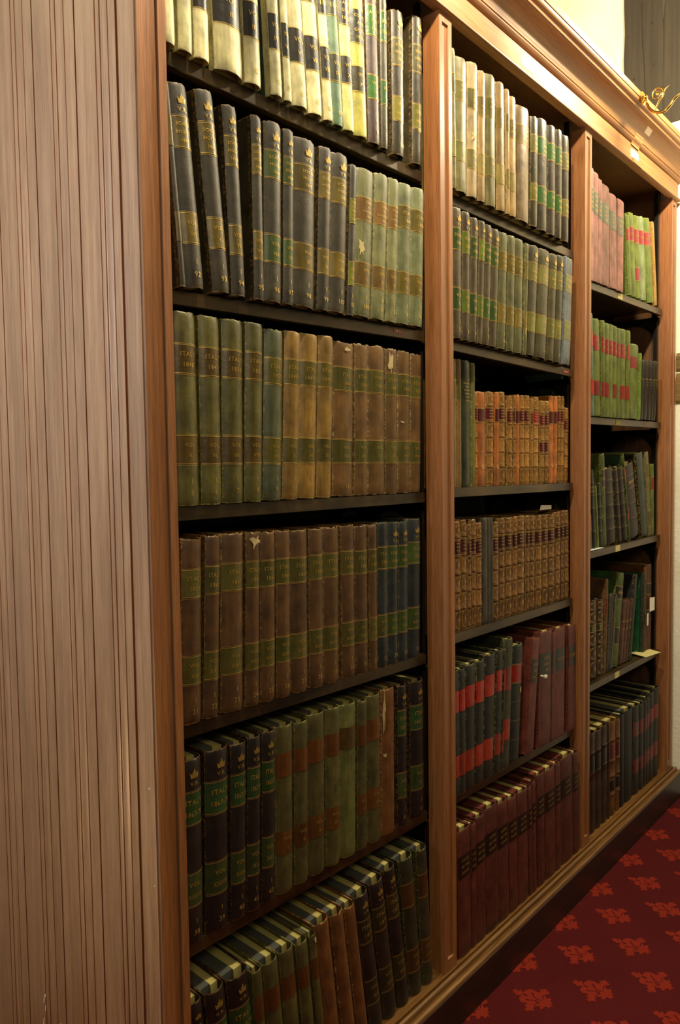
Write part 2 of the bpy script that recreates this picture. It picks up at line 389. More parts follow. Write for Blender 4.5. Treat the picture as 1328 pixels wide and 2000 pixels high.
# lettering: outlines of the built-in face, cached as triangles
_txt = {}
def glyphs(s):
    if s not in _txt:
        cu = bpy.data.curves.new('t', 'FONT'); cu.body = s; cu.size = 1; cu.align_x = 'CENTER'; cu.resolution_u = 2; cu.space_character = 1.12
        cu.offset = .008
        o = bpy.data.objects.new('t', cu); me = bpy.data.meshes.new_from_object(o)
        vs = [(v.co.x, v.co.y) for v in me.vertices]; fs = [list(p.vertices) for p in me.polygons]
        bpy.data.objects.remove(o); bpy.data.curves.remove(cu); bpy.data.meshes.remove(me)
        _txt[s] = (vs, fs, (max(v[0] for v in vs)-min(v[0] for v in vs)) if vs else 1)
    return _txt[s]
def put_text(bm, s, cx, zc, size, fn, mi=0, maxw=None, rot=False):
    if not s.strip(): return
    vs, fs, wd = glyphs(s)
    if maxw and wd*size > maxw: sx = maxw/wd
    else: sx = size
    if rot: V = [bm.verts.new(fn(cx-v[1]*size+size*.35, zc+v[0]*size)) for v in vs]
    else: V = [bm.verts.new(fn(cx+v[0]*sx, zc+(v[1]-.35)*size)) for v in vs]
    for f in fs:
        try: bm.faces.new([V[i] for i in f]).material_index = mi
        except ValueError: pass

lab = card('card_label', M_PAPER, R4(1.877, 1.948, z0+1.108, z0+1.132, -.0002), None); part_ = lab
lab.parent = frieze
bm = bmesh.new(); put_text(bm, '12', 1.912, z0+1.12, .014, lambda x, z: (x, -.0011, z)); o = obj('number', bm, M_INK); o.parent = lab
lab = card('card_label', M_PAPER, R4(2.672, 2.745, z0+1.106, z0+1.134, -.0002), None); lab.parent = frieze
bm = bmesh.new(); put_text(bm, '13', 2.71, z0+1.12, .014, lambda x, z: (x, -.0011, z)); o = obj('number', bm, M_INK); o.parent = lab
lab = card('card_label', M_PAPER, [(2.732, -.0195, z0+1.193), (2.782, -.0195, z0+1.193), (2.752, -.0500, z0+1.2105), (2.706, -.0500, z0+1.2105)], None, n=(0, -.5, -.86)); lab.parent = cornice
# plinth
pl = [(.02, 0), (-.04, 0), (-.04, .0985), (-.0388, .1), (-.03, .1), (.02, .1)]
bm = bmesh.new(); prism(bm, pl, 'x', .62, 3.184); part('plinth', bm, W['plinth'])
mo = [(.01, .1008), (-.0385, .1008)]
def bead(yc, zc, r, a0=-20, a1=200, n=9):
    for q in range(n+1):
        t = radians(a0+(a1-a0)*q/n); mo.append((yc-r*cos(t), zc+r*sin(t)))
bead(-.0320, .1040, .0062)
mo += [(-.0245, .0990), (-.0225, .0985), (-.0205, .1005)]
bead(-.0125, .1085, .0060)
mo += [(-.0050, .1045), (-.0035, .1045), (-.0030, .1130), (.01, .1130)]
bm = bmesh.new(); prism(bm, mo, 'x', .615, 3.188); part('plinth_moulding', bm, W['plinth_top'], True)
# iron standards with arched brackets
def standard(x, xs):
    bm = bmesh.new()
    for y0, y1 in ((.050, .064), (.236, .252), (.330, .346)): box(bm, x, x+.011, y0, y1, ZB, 2.48)
    for z in xs:
        box(bm, x, x+.011, .050, .34, z-.046, z-.026)
        for (ya, yb, s) in ((.064, .236, 1), (.252, .330, 1)):
            w2 = (yb-ya)/2
            for sgn, yc in ((1, ya), (-1, yb)):
                pts = [(yc, z-.0461), (yc+sgn*w2, z-.0461)]
                for q in range(0, 7):
                    t = q/6*pi/2; pts.append((yc+sgn*w2*(1-sin(t)), z-.050-min(w2, .07)*(1-cos(t))))
                prism(bm, pts, 'x', x+.002, x+.009)
    return part('iron_standard', bm, M_IRON)
SH = {1: [(.719, 1.462, .04), [(2.074, 2.085), (1.683, 1.710), (1.318, 1.322), (.939, .924), (.547, .528)]],
      2: [(1.535, 2.272, .03), [(2.058, 2.068), (1.700, 1.694), (1.330, 1.330), (.954, .953), (.533, .520)]],
      3: [(2.345, 3.098, .03), [(1.996, 2.012), (1.548, 1.559), (1.092, 1.101), (.631, .625)]]}
standard(1.4635, [b for a, b in SH[1][1]]); standard(2.2740, [b for a, b in SH[2][1]]); standard(3.1000, [b for a, b in SH[3][1]])
shelves = {}
for bay, ((xa, xb, yf), zs) in SH.items():
    for n, (za, zb) in enumerate(zs):
        bm = bmesh.new(); L = lambda x, za=za, zb=zb, xa=xa, xb=xb: za+(zb-za)*(x-xa)/(xb-xa)
        pr = [(yf, 0), (yf, -.0235), (yf+.002, -.0245), (yf+.014, -.0245), (yf+.014, -.004), (.345, -.004), (.345, 0)]
        A = [bm.verts.new((xa, y, za+z)) for y, z in pr]; B = [bm.verts.new((xb, y, zb+z)) for y, z in pr]
        for q in range(7): bm.faces.new((A[q], A[(q+1) % 7], B[(q+1) % 7], B[q]))
        bm.faces.new(A[::-1]); bm.faces.new(B); bmesh.ops.recalc_face_normals(bm, faces=bm.faces[:])
        o = part('shelf', bm, M_SHELF); shelves[bay, n] = (o, L, yf)
def shelf_tag(bay, n, x, wd, ht, mat, dz=0):
    o, L, yf = shelves[bay, n]; z = L(x)-.0122+dz
    c = card('shelf_tag', mat, R4(x-wd/2, x+wd/2, z-ht/2, z+ht/2, yf-.0002), None); c.parent = o
    if mat is M_RED_TAPE:
        bm = bmesh.new(); put_text(bm, 'BAY 12' if bay == 2 else 'BAY 11', x, z, ht*.55, lambda a, b: (a, yf-.0011, b), maxw=wd*.7)
        d = obj('embossed_text', bm, M_PAPER); d.parent = c
shelf_tag(1, 1, 1.362, .034, .009, M_RED_TAPE, .002)
shelf_tag(2, 1, 2.219, .040, .009, M_RED_TAPE)
shelf_tag(3, 0, 2.660, .042, .019, M_CARD); shelf_tag(3, 1, 2.648, .042, .019, M_CARD); shelf_tag(3, 1, 2.925, .040, .008, M_RED_TAPE)
shelf_tag(3, 2, 2.652, .042, .022, M_CARD); shelf_tag(3, 3, 2.652, .042, .022, M_CARD)

# ------------------------------------------------------------------ brass sconces on the cornice
def spline(P, n=6):
    out = []
    for i in range(len(P)-1):
        p0, p1, p2, p3 = [Vector(P[min(max(i+k, 0), len(P)-1)]) for k in (-1, 0, 1, 2)]
        for q in range(n):
            t = q/n; out.append(.5*((2*p1)+(p2-p0)*t+(2*p0-5*p1+4*p2-p3)*t*t+(3*p1-p0-3*p2+p3)*t**3))
    out.append(Vector(P[-1])); return out
def make_sconce(x, label):
    s = thing('wall_sconce', label, 'lamp', (x, -.080, z0+1.236), 'brass sconces along the cornice')
    bm = bmesh.new(); M = Matrix.Translation((0, -.0003, -.0)) @ Matrix.Rotation(radians(90), 4, 'X')
    lathe(bm, [(.001, 0), (.021, 0), (.022, .003), (.017, .006), (.013, .007), (.008, .010), (.007, .014), (.002, .017)], 24, M)
    obj('back_plate', bm, M_BRASS, s, True)
    q = lambda L: [(0, a+.080, b-1.236) for a, b in L]
    bm = bmesh.new()
    tube(bm, spline(q([(-.092, 1.234), (-.094, 1.221), (-.097, 1.209), (-.104, 1.195), (-.117, 1.181), (-.134, 1.173), (-.153, 1.172), (-.169, 1.184), (-.182, 1.200), (-.205, 1.212), (-.240, 1.212), (-.275, 1.222), (-.300, 1.250), (-.305, 1.290)])), .0044, 12)
    obj('arm', bm, M_BRASS, s, True)
    bm = bmesh.new(); sp = []
    for k in range(34):
        t = k/33; a = radians(250)-t*radians(560); r = .0225*(1-t*.68)
        sp.append((0, -.1275+.080+r*cos(a), 1.2345-1.236+r*sin(a)))
    tube(bm, [(0, -.117+.080, 1.181-1.236)]+sp, [.0030]+[.0030-.0012*k/33 for k in range(34)], 10)
    lathe(bm, [(.0006, -.004), (.004, -.003), (.005, 0), (.004, .003), (.0006, .004)], 12, Matrix.Translation((0, -.1275+.080, -.0015)) @ Matrix.Rotation(radians(90), 4, 'Y'))
    tube(bm, spline(q([(-.142, 1.226), (-.150, 1.238), (-.158, 1.245), (-.166, 1.249)])), [.0034-.0028*k/18 for k in range(19)], 10)
    obj('scroll', bm, M_BRASS, s, True)
    bm = bmesh.new(); lathe(bm, [(.002, 1.290-1.236), (.024, .058), (.030, .064), (.012, .068), (.012, .095), (.009, .096), (.001, .096)], 24, Matrix.Translation((0, -.225, 0)))
    obj('candle_cup', bm, M_BRASS, s, True)
    g = N('lit_bulb'); g.b.inputs['Base Color'].default_value = (1, .8, .5, 1); g.b.inputs['Emission Color'].default_value = (1, .74, .38, 1); g.b.inputs['Emission Strength'].default_value = 12
    bm = bmesh.new(); lathe(bm, [(.006, .0965), (.014, .104), (.020, .118), (.021, .130), (.015, .146), (.006, .160), (.001, .166)], 20, Matrix.Translation((0, -.225, 0)))
    obj('bulb', bm, g.m, s, True)
    return s
make_sconce(2.560, 'polished brass scrolled sconce on the cornice by the timber post')
make_sconce(1.735, 'polished brass scrolled sconce on the cornice above the middle bay')
make_sconce(.915, 'polished brass scrolled sconce on the cornice above the left bay')
def bulb_light(x, power, r=.035):
    d = bpy.data.lights.new('sconce_light', 'POINT'); d.energy = power; d.color = (1, .87, .62); d.shadow_soft_size = r
    o = bpy.data.objects.new('sconce_light', d); C.objects.link(o); o.location = (x, -.385, z0+1.43)
bulb_light(2.560, 50); bulb_light(1.735, 24); bulb_light(.915, 60)

# ------------------------------------------------------------------ the books
# style: cover colour, wear colour, roughness, label colours [(zlo,zhi,colour)...], rules?, raised bands, bulge, title, kind of tooling, pages, words for the label
OLV, BRN, GRN = '4a3f12', '5a3d10', '24451a'
TL, VL = (.685, .83), (.22, .365)
def S(col, wear='c8ac68', rough=.40, labs=(), bands=(), bulge=.24, title='', crown=False, deco=None, pages='k', desc='', word='volume', wamt=.6, side=None, vlab=True, tcol='g'):
    return dict(col=col, wear=wear, rough=rough, labs=labs, bands=bands, bulge=bulge, title=title, crown=crown, deco=deco, pages=pages, desc=desc, word=word, wamt=wamt, side=side, tcol=tcol)
def two(c1, c2=None): return ((TL, c1), (VL, c2 or c1))
CB5 = (.855, .685, .525, .365, .205)
ST = {
 'V': S('d9cf9a', '6b5f38', .36, (((.60, .80), '2c271c'), ((.235, .415), '2c271c')), side='3c4c38', title='CORR;1864', desc='cream vellum volume with black labels', wamt=.5),
 'VG': S('c3bd88', '5b5a38', .38, (((.60, .80), '34301f'),), side='41543f', desc='cream vellum volume with green cloth sides', wamt=.5),
 'G': S('5d7757', 'c9c79a', .42, (((.62, .80), '3c3a26'), ((.25, .40), '3a3a28')), side='3c4c38', title='CORR;1864', desc='sage green cloth volume with dark labels'),
 'V2': S('cbc57e', '6b5f38', .36, (((.60, .80), '2c271c'), ((.27, .42), '2c271c')), side='3c4c38', title='COBURG;AND;GOTHA;1861-2', desc='cream vellum volume lettered COBURG AND GOTHA'),
 'YG': S('a39b45', '55501f', .36, (((.56, .76), '2d2a17'), ((.27, .42), '3a3418')), side='3c4c38', title='COBURG;AND;GOTHA;1862-3', desc='yellow green volume with black labels'),
 'PU': S('4b3a33', 'a08050', .36, (((.655, .83), '3c6220'), ((.27, .41), '3c6220')), crown=True, title='AUST.;1857;1861', desc='purple brown leather volume with bright green labels'),
 'DG': S('46412d', 'a08050', .36, (((.655, .83), '355a22'), ((.27, .41), '355a22')), crown=True, title='AUST.;1862', desc='dark olive volume with green labels'),
 'KB': S('3a3220', 'a8844c', .32, (((.62, .80), '514927'), ((.24, .40), '6b6322')), crown=True, title='SCHLES.;HOLST.;1863', desc='black leather volume with crown and olive label'),
 'SH': S('39311f', 'a8844c', .44, (((.69, .836), '665722'), ((.225, .37), '685720')), crown=True, title='SCHLES.;HOLST.;1863', desc='blue-black leather volume with crown and olive labels'),
 'SG': S('39321f', 'a8844c', .44, (((.69, .836), '4a5624'), ((.225, .37), '445422')), crown=True, title='SCHLES.;HOLST.;1864', desc='blue-black leather volume with crown and green labels'),
 'AB': S('3c3627', 'a8844c', .42, (((.61, .77), '66661f'), ((.20, .355), '6b6a20')), title='ABBE;OF TH;AND;OF;HESS', desc='brown volume with yellow green labels'),
 'OL': S('6e6d42', 'c2b57c', .46, (((.65, .80), '765628'), ((.21, .36), '6c5320')), title='CORR.;IN;SWITZERL.;1847', desc='faded olive volume with tan labels', side='6b7553'),
 'OI': S('6c7048', 'c2b57c', .44, (((.685, .835), '5d501d'), ((.22, .365), '625219')), title='ITALY;1847', desc='grey olive volume lettered ITALY', side='66714f'),
 'IT': S('5a5422', 'b3a55c', .36, two('54400f'), title='ITALY;1848', desc='olive green leather volume lettered ITALY'),
 'IB': S('52563a', 'b3a55c', .36, two('5d5418', '564e12'), title='ITALY;1849', desc='blue green leather volume lettered ITALY'),
 'TN': S('8c6a28', 'cdb276', .38, two('5c5013', '554a12'), title='ITALY;1849-52', desc='tan leather volume lettered ITALY with olive labels'),
 'BR': S('64451a', 'c7ab6c', .48, two('524c18'), title='ITALY;1855', desc='worn brown volume lettered ITALY with green labels', wamt=.8),
 'BD': S('56391a', 'b9954f', .44, two('524a1a'), title='ITALY;1859', desc='dark brown volume lettered ITALY with olive labels', wamt=.7),
 'BE': S('5c3d1b', 'b9954f', .44, two('47440f'), title='ITALY;1860', desc='brown volume lettered ITALY with dusty top'),
 'BL': S('262a28', '9a8450', .40, two('46431a'), title='ITALY;1862', desc='navy blue volume lettered ITALY without a crown'),
 'BV': S('262a29', '9a8450', .38, two('3d4a1a'), crown=True, title='ITALY;1863', desc='navy blue volume with crown lettered ITALY'),
 'NV': S('231c18', '9a6a2c', .36, (((.655, .825), '2b4420'), ((.215, .385), '333f1e')), crown=True, title='ITALY;1867-70', desc='near-black volume with crown and green labels', pages='g'),
 'GR': S('514a22', 'a49a4c', .46, (((.70, .84), '5c3613'), ((.235, .375), '583713')), title='', desc='mottled olive volume with russet labels', pages='g'),
 'GL': S('5a5a2a', 'a49a4c', .46, (((.71, .85), '4f3b17'),), desc='pale olive volume with one russet label', pages='g'),
 'BT': S('68401a', 'c99a50', .50, (), desc='torn brown leather volume without labels', pages='g', wamt=.85),
 'BK': S('28211a', '9a6a2c', .40, (((.66, .82), '353219'), ((.21, .38), '33321b')), crown=True, title='ITALY;1871', desc='black volume with crown and dull olive labels', pages='g'),
 'GB': S('34321c', 'a09a58', .44, (((.66, .82), '4d3417'), ((.18, .34), '4d3417')), desc='olive volume with green board and russet labels', pages='g', side='34412f'),
 'OG': S('6e663e', 'b9ac78', .36, (((.68, .82), '5d5522'), ((.23, .37), '75703a')), title='FREN.;REVOL.;1848', desc='grey olive volume with gilt ruled label'),
 'TF': S('97815a', 'd0b989', .38, (((.655, .80), '5e5628'), ((.21, .35), '6e6436')), title='FRENCH', desc='tan volume lettered FRENCH upwards', deco='vert'),
 'TA': S('9a7d4c', 'd0b989', .38, (((.655, .80), '6e5c2a'), ((.21, .36), '8a7a42')), title='L;NAP.;1852', desc='tan leather volume lettered L. NAP.'),
 'BG': S('6a573b', 'cbb283', .28, (((.68, .83), '66532b'),), title='LOUIS;NAPOL.;1853', desc='thick brown leather volume with glossy spine'),
 'KO': S('3a3422', 'b0905a', .27, (((.68, .83), '605822'), ((.24, .39), '6a6226')), title='L;NAP.;1860', desc='dark leather volume with olive labels'),
 'KG': S('3b3429', 'b0905a', .27, (((.68, .83), '34521c'), ((.24, .39), '34541e')), title='L;NAP.;1861', desc='dark leather volume with green labels'),
 'FG': S('4a3e28', 'a08858', .40, (((.68, .84), '3a4a1c'), ((.22, .385), '3a4d1c')), crown=True, title='FRANCE;1861', desc='grey brown volume with dark green labels'),
 'FO': S('4a3e28', 'a08858', .40, (((.68, .84), '66701f'), ((.22, .385), '5f6a20')), crown=True, title='FRANCE;1862', desc='grey brown volume with olive green labels'),
 'OC': S('5e5c36', 'b5a870', .42, (((.68, .83), '6b5c24'), ((.23, .38), '77652a')), title='CORR.;CLAR.;1855', desc='olive cloth volume with ochre labels', side='59623f'),
 'GN': S('453f28', 'a09060', .38, (((.68, .84), '66602c'), ((.22, .385), '6a662c')), crown=True, title='G.;NAPLES;1861', desc='dark grey volume with crown and yellow olive labels'),
 'SL': S('5e6466', '9aa0a0', .50, (((.68, .83), '5f5f22'), ((.24, .40), '5f5f20')), bulge=.02, title='CORR.;1863', desc='slate grey slipcase projecting from the shelf', word='case'),
 'TO': S('7c5f31', 'c5a76c', .44, (((.68, .83), '5e5220'),), desc='tan volume half behind the upright'),
 'DK': S('2f3420', '7f8562', .27, (), bulge=.18, title='THE;SUCCESSION;1877 TO;DOCUMTS;FOR THE;STATE;1900-54', desc='dark green volume with seven lines of gilt lettering', deco='plain'),
 'OY': S('6d6a32', 'b5a870', .42, (), desc='narrow pale olive volume beside the dark green one'),
 'CA': S('87591f', 'ecd68e', .36, (((.69, .825), '521414'),), CB5, title='', deco='calf', desc='gilt calf volume with dark red label', wamt=.5),
 'CR': S('8f6226', 'e2c274', .36, (((.69, .825), '86201a'),), CB5, deco='calf', desc='gilt calf volume with bright red label', wamt=.5),
 'CB': S('8c6026', 'e2c274', .36, (((.69, .825), '591616'), ((.37, .50), '4e1212')), CB5, deco='calf', desc='gilt calf volume with two red labels', wamt=.5),
 'OR': S('a8602a', 'e6b777', .30, (((.68, .82), '4d1712'),), bulge=.2, deco='disc', desc='plain orange calf volume with dark label', wamt=.45),
 'CM': S('6d461f', 'e6cb84', .36, (((.69, .825), '3f1310'),), CB5, deco='calf', desc='gilt brown calf volume with maroon label', wamt=.5),
 'CD': S('5d381c', 'b98d4c', .36, (((.69, .825), '351512'),), CB5, deco='calf', desc='dark calf volume with gilt flowers', wamt=.4),
 'CG': S('3f382c', '7c7462', .55, (), bulge=.12, desc='narrow grey-brown cloth volume among the calf', wamt=.4),
 'RB': S('1f221b', 'a99a62', .44, (((.665, .835), '9c2416'), ((.155, .325), '8f2c16')), bulge=.10, desc='black cloth volume with two red bands', pages='g', wamt=.7),
 'RC': S('34351f', 'c7bb78', .46, (((.60, .78), '7c2018'), ((.22, .38), '8d2415')), bulge=.10, side='2d3226', desc='tall black volume with scuffed cream edges', pages='g', wamt=.9),
 'RD': S('21261f', 'b5a96a', .44, (((.68, .83), '85180f'),), bulge=.14, deco='lines', desc='black volume with single red band and yellow tag', pages='g', wamt=.8),
 'MR': S('5e2a20', 'a05c4c', .46, (((.62, .815), '171a12'),), bulge=.04, title='VOTES;OF;PARLT.', desc='maroon cloth volume with black label', pages='r', wamt=.5, tcol='d'),
 'MS': S('552419', '9c5a48', .46, (((.625, .80), '14150f'),), bulge=.05, title='VOTES;OF THE;HOUSE', desc='maroon cloth volume with black label', pages='r', wamt=.5, tcol='d'),
 'PK': S('9c6a62', 'd09a8c', .50, (((.62, .815), '45503f'),), bulge=.05, title='VOTES;OF;PARLT.;1861', desc='pink cloth volume with grey green label', pages='r', wamt=.4, side='7b3a32'),
 'PQ': S('9f6860', 'd09a8c', .50, (((.61, .81), '4a5344'),), bulge=.04, title='VOTES;PARLT.;1862', desc='wide pink cloth volume with dark red side', pages='r', wamt=.4, side='7b3a32'),
 'LG': S('5c6a22', 'b0bb5c', .42, (((.68, .83), '8c2028'),), bulge=.14, title='RETURN', desc='leaf green leaning volume with red title label', wamt=.6, tcol='d'),
 'LH': S('5b681f', 'b0bb5c', .42, (((.67, .83), '8c2028'),), bulge=.14, title='RETURN', desc='leaf green leaning volume with faded red label', wamt=.6, tcol='d'),
 'LI': S('5e6a1e', 'b0bb5c', .42, (((.67, .83), '8a2026'), ((.22, .37), '80202a')), bulge=.14, title='RETURN', desc='leaf green leaning volume with two red labels', wamt=.6, tcol='d'),
 'LJ': S('77855a', 'b0bb8c', .42, (((.67, .83), '8a2026'),), bulge=.14, title='RETURN', desc='narrow grey green leaning volume with red label', wamt=.5, tcol='d'),
 'LT': S('567060', 'a0b090', .40, (((.68, .83), 'a53024'), ((.21, .36), '9f241e')), bulge=.16, desc='teal volume with two red labels'),
 'LR': S('5a6524', 'a5b050', .40, (((.675, .825), '861c1a'), ((.215, .365), '801b19')), bulge=.16, title='ACCTS;1866', desc='green volume with two red labels', tcol='d'),
 'LS': S('5c6826', 'a5b050', .40, (((.675, .825), '861c1a'),), bulge=.16, title='ACCTS;1866', desc='green volume with a single red label', tcol='d'),
 'LN': S('5c7524', 'a5b050', .42, (), bulge=.16, desc='narrow green volume without label'),
 'BN': S('1c150e', '6a5a3c', .40, (), bulge=.2, title='DEBATES;1865;VOL;3', desc='short black-brown volume with gilt words', deco='midwords'),
 'TY': S('9a7432', 'd2b070', .45, (), bulge=.16, desc='thin tan volume against the pilaster'),
 'LO': S('54501d', 'a49a4c', .44, (((.24, .40), '96301c'),), bulge=.16, desc='olive volume with red lower label'),
 'KL': S('1a140d', 'a08a4c', .40, (), (.83, .665, .505, .21), bulge=.24, title='STATE;PAPERS', deco='blind', desc='black banded volume with worn tan joints', wamt=.8),
 'KM': S('1a140d', 'a08a4c', .42, (), (.80, .62, .44, .24), bulge=.24, deco='blind', desc='short black banded volume', wamt=.7),
 'KR': S('251c10', 'a5904e', .42, (), (.83, .665, .505, .345, .19), bulge=.26, deco='blind', desc='dark brown volume with raised bands', wamt=.8),
 'GH': S('44521f', 'b3a850', .44, (((.64, .83), '2a1f16'),), bulge=.12, side='56602f', desc='tall green volume with black title strip', title='S.C.'),
 'GR2': S('354a1f', 'b3a850', .44, (((.67, .83), 'a32a1c'), ((.25, .39), '9c281c')), bulge=.12, side='2f4a2c', desc='tall dark green volume with red labels'),
 'MB': S('20120f', 'a0783c', .38, (), (.83, .665, .46, .26), bulge=.26, deco='blind', desc='thick dark maroon volume with raised bands', wamt=.8, title='REPORTS'),
 'KY': S('2b2614', 'a08c40', .42, (), bulge=.16, deco='midwords', title='1;8;6;0', desc='thin black volume with gilt figures', wamt=.9),
 'BG2': S('37423a', 'b0a060', .44, (), bulge=.16, desc='blue green volume with pale top', side='2f3f3c', wamt=.8),
 'GY': S('6d6440', 'b0a060', .46, (((.70, .86), '5c4f1c'), ((.12, .30), '5a4818')), bulge=.14, side='574d44', desc='grey fawn volume with ochre label'),
 'LQ': S('525f1d', 'a5b050', .42, (((.64, .82), '801b19'),), bulge=.16, desc='green volume with red label against the pilaster'),
 'KT': S('3b2415', 'a5733c', .40, (((.60, .68), '2a3b22'),), (.86, .70, .58, .42, .24), bulge=.28, deco='calf', desc='brown banded volume with blind tooling', wamt=.7),
 'BW': S('6a4a26', 'b08a50', .46, (((.62, .80), '6e1c18'),), bulge=.18, desc='tall tan volume with red label'),
 'KK': S('181611', '8a8350', .42, (), bulge=.08, desc='thin black volume with pale edges', wamt=.6),
 'KX': S('1c1f17', 'b0a458', .42, (), bulge=.08, deco='boxes', desc='thin black volume tooled with gilt boxes', wamt=.5),
 'GE': S('42521c', 'a5a040', .42, (((.72, .85), '1f1a14'), ((.24, .41), '1f1a14')), bulge=.20, side='2c5a26', title='PEERAGE', desc='large green volume with two black labels'),
 'BZ': S('462818', '9a6a38', .42, (), bulge=.18, title='BURKE;;1860', deco='midwords', desc='thin red-brown volume with gilt words'),
 'GV': S('1d2a1c', '5c7a4c', .46, (((.70, .85), '17140f'), ((.26, .42), '17140f')), bulge=.10, side='1f5a36', desc='bright green board of a leaning volume'),
 'BY': S('57341a', '9a6a38', .44, (), bulge=.12, desc='narrow brown volume with small white tag', side='6b3f1c'),
 'BX': S('5a3519', '9a6a38', .44, (((.66, .78), '24220f'), ((.38, .48), '24220f')), bulge=.16, side='7c4c22', desc='tall brown volume with two black labels'),
 'KC': S('35231a', 'a07a40', .44, (((.60, .77), '1a1b15'),), (.80, .60), bulge=.16, deco='blind', desc='dark brown volume with black label', wamt=.6),
 'OB': S('6b421c', 'b98348', .40, (((.60, .76), '55150f'), ((.26, .38), '1b1a14')), (.80, .58, .42, .22), bulge=.2, desc='orange brown volume with raised bands', wamt=.7),
 'NN': S('14150f', '3c3a2c', .50, (), bulge=.1, desc='plain black volume without label', wamt=.3, pages='g'),
 'NR': S('1b1c17', '7c7450', .44, (((.66, .82), '6a1613'), ((.24, .40), '631613')), bulge=.12, desc='black volume with two crimson bands', pages='g', wamt=.5),
}
CROWN = [(-.5, 0), (.5, 0), (.62, .62), (.30, .38), (.22, .80), (.08, .56), (.07, .98), (-.07, .98), (-.08, .56), (-.22, .80), (-.30, .38), (-.62, .62)]
ORD = ['first', 'second', 'third', 'fourth', 'fifth', 'sixth', 'seventh', 'eighth', 'ninth', 'tenth', 'eleventh', 'twelfth', 'thirteenth', 'fourteenth', 'fifteenth', 'sixteenth', 'seventeenth', 'eighteenth', 'nineteenth', 'twentieth', 'twenty-first', 'twenty-second', 'twenty-third']
SHELFN = {1: 'top', 2: 'second', 3: 'third', 4: 'fourth', 5: 'fifth', 6: 'bottom'}
BAYN = {'1': 'left', '2': 'middle', '3': 'right'}
_mat = {}
def lab_mat(c):
    if c not in _mat: _mat[c] = hide('label_'+c, c, 'a08f58', .32, 700., var=.18, wear=.25, bump=.12)
    return _mat[c]

# scraps of torn paper and lining showing on single spines: (u, z fraction, width fraction, height in m)
TORN = {('b1r2', 12): [(-.85, .47, .35, .050)], ('b1r3', 9): [(-.5, .95, .42, .020)], ('b1r3', 12): [(-.85, .90, .34, .075)], ('b1r3', 13): [(-.8, .50, .2, .008)],
        ('b1r4', 4): [(-.70, .95, .80, .034)], ('b2r1', 3): [(-.75, .45, .4, .028)], ('b2r2', 10): [(-.75, .20, .35, .05)], ('b1r5', 13): [(-.9, .86, .14, .11), (-.9, .55, .2, .014)],
        ('b2r5', 9): [(.55, .60, .30, .016)], ('b2r1', 8): [(.4, .06, .3, .010)], ('b1r6', 8): [(-.2, .96, .7, .018)]}

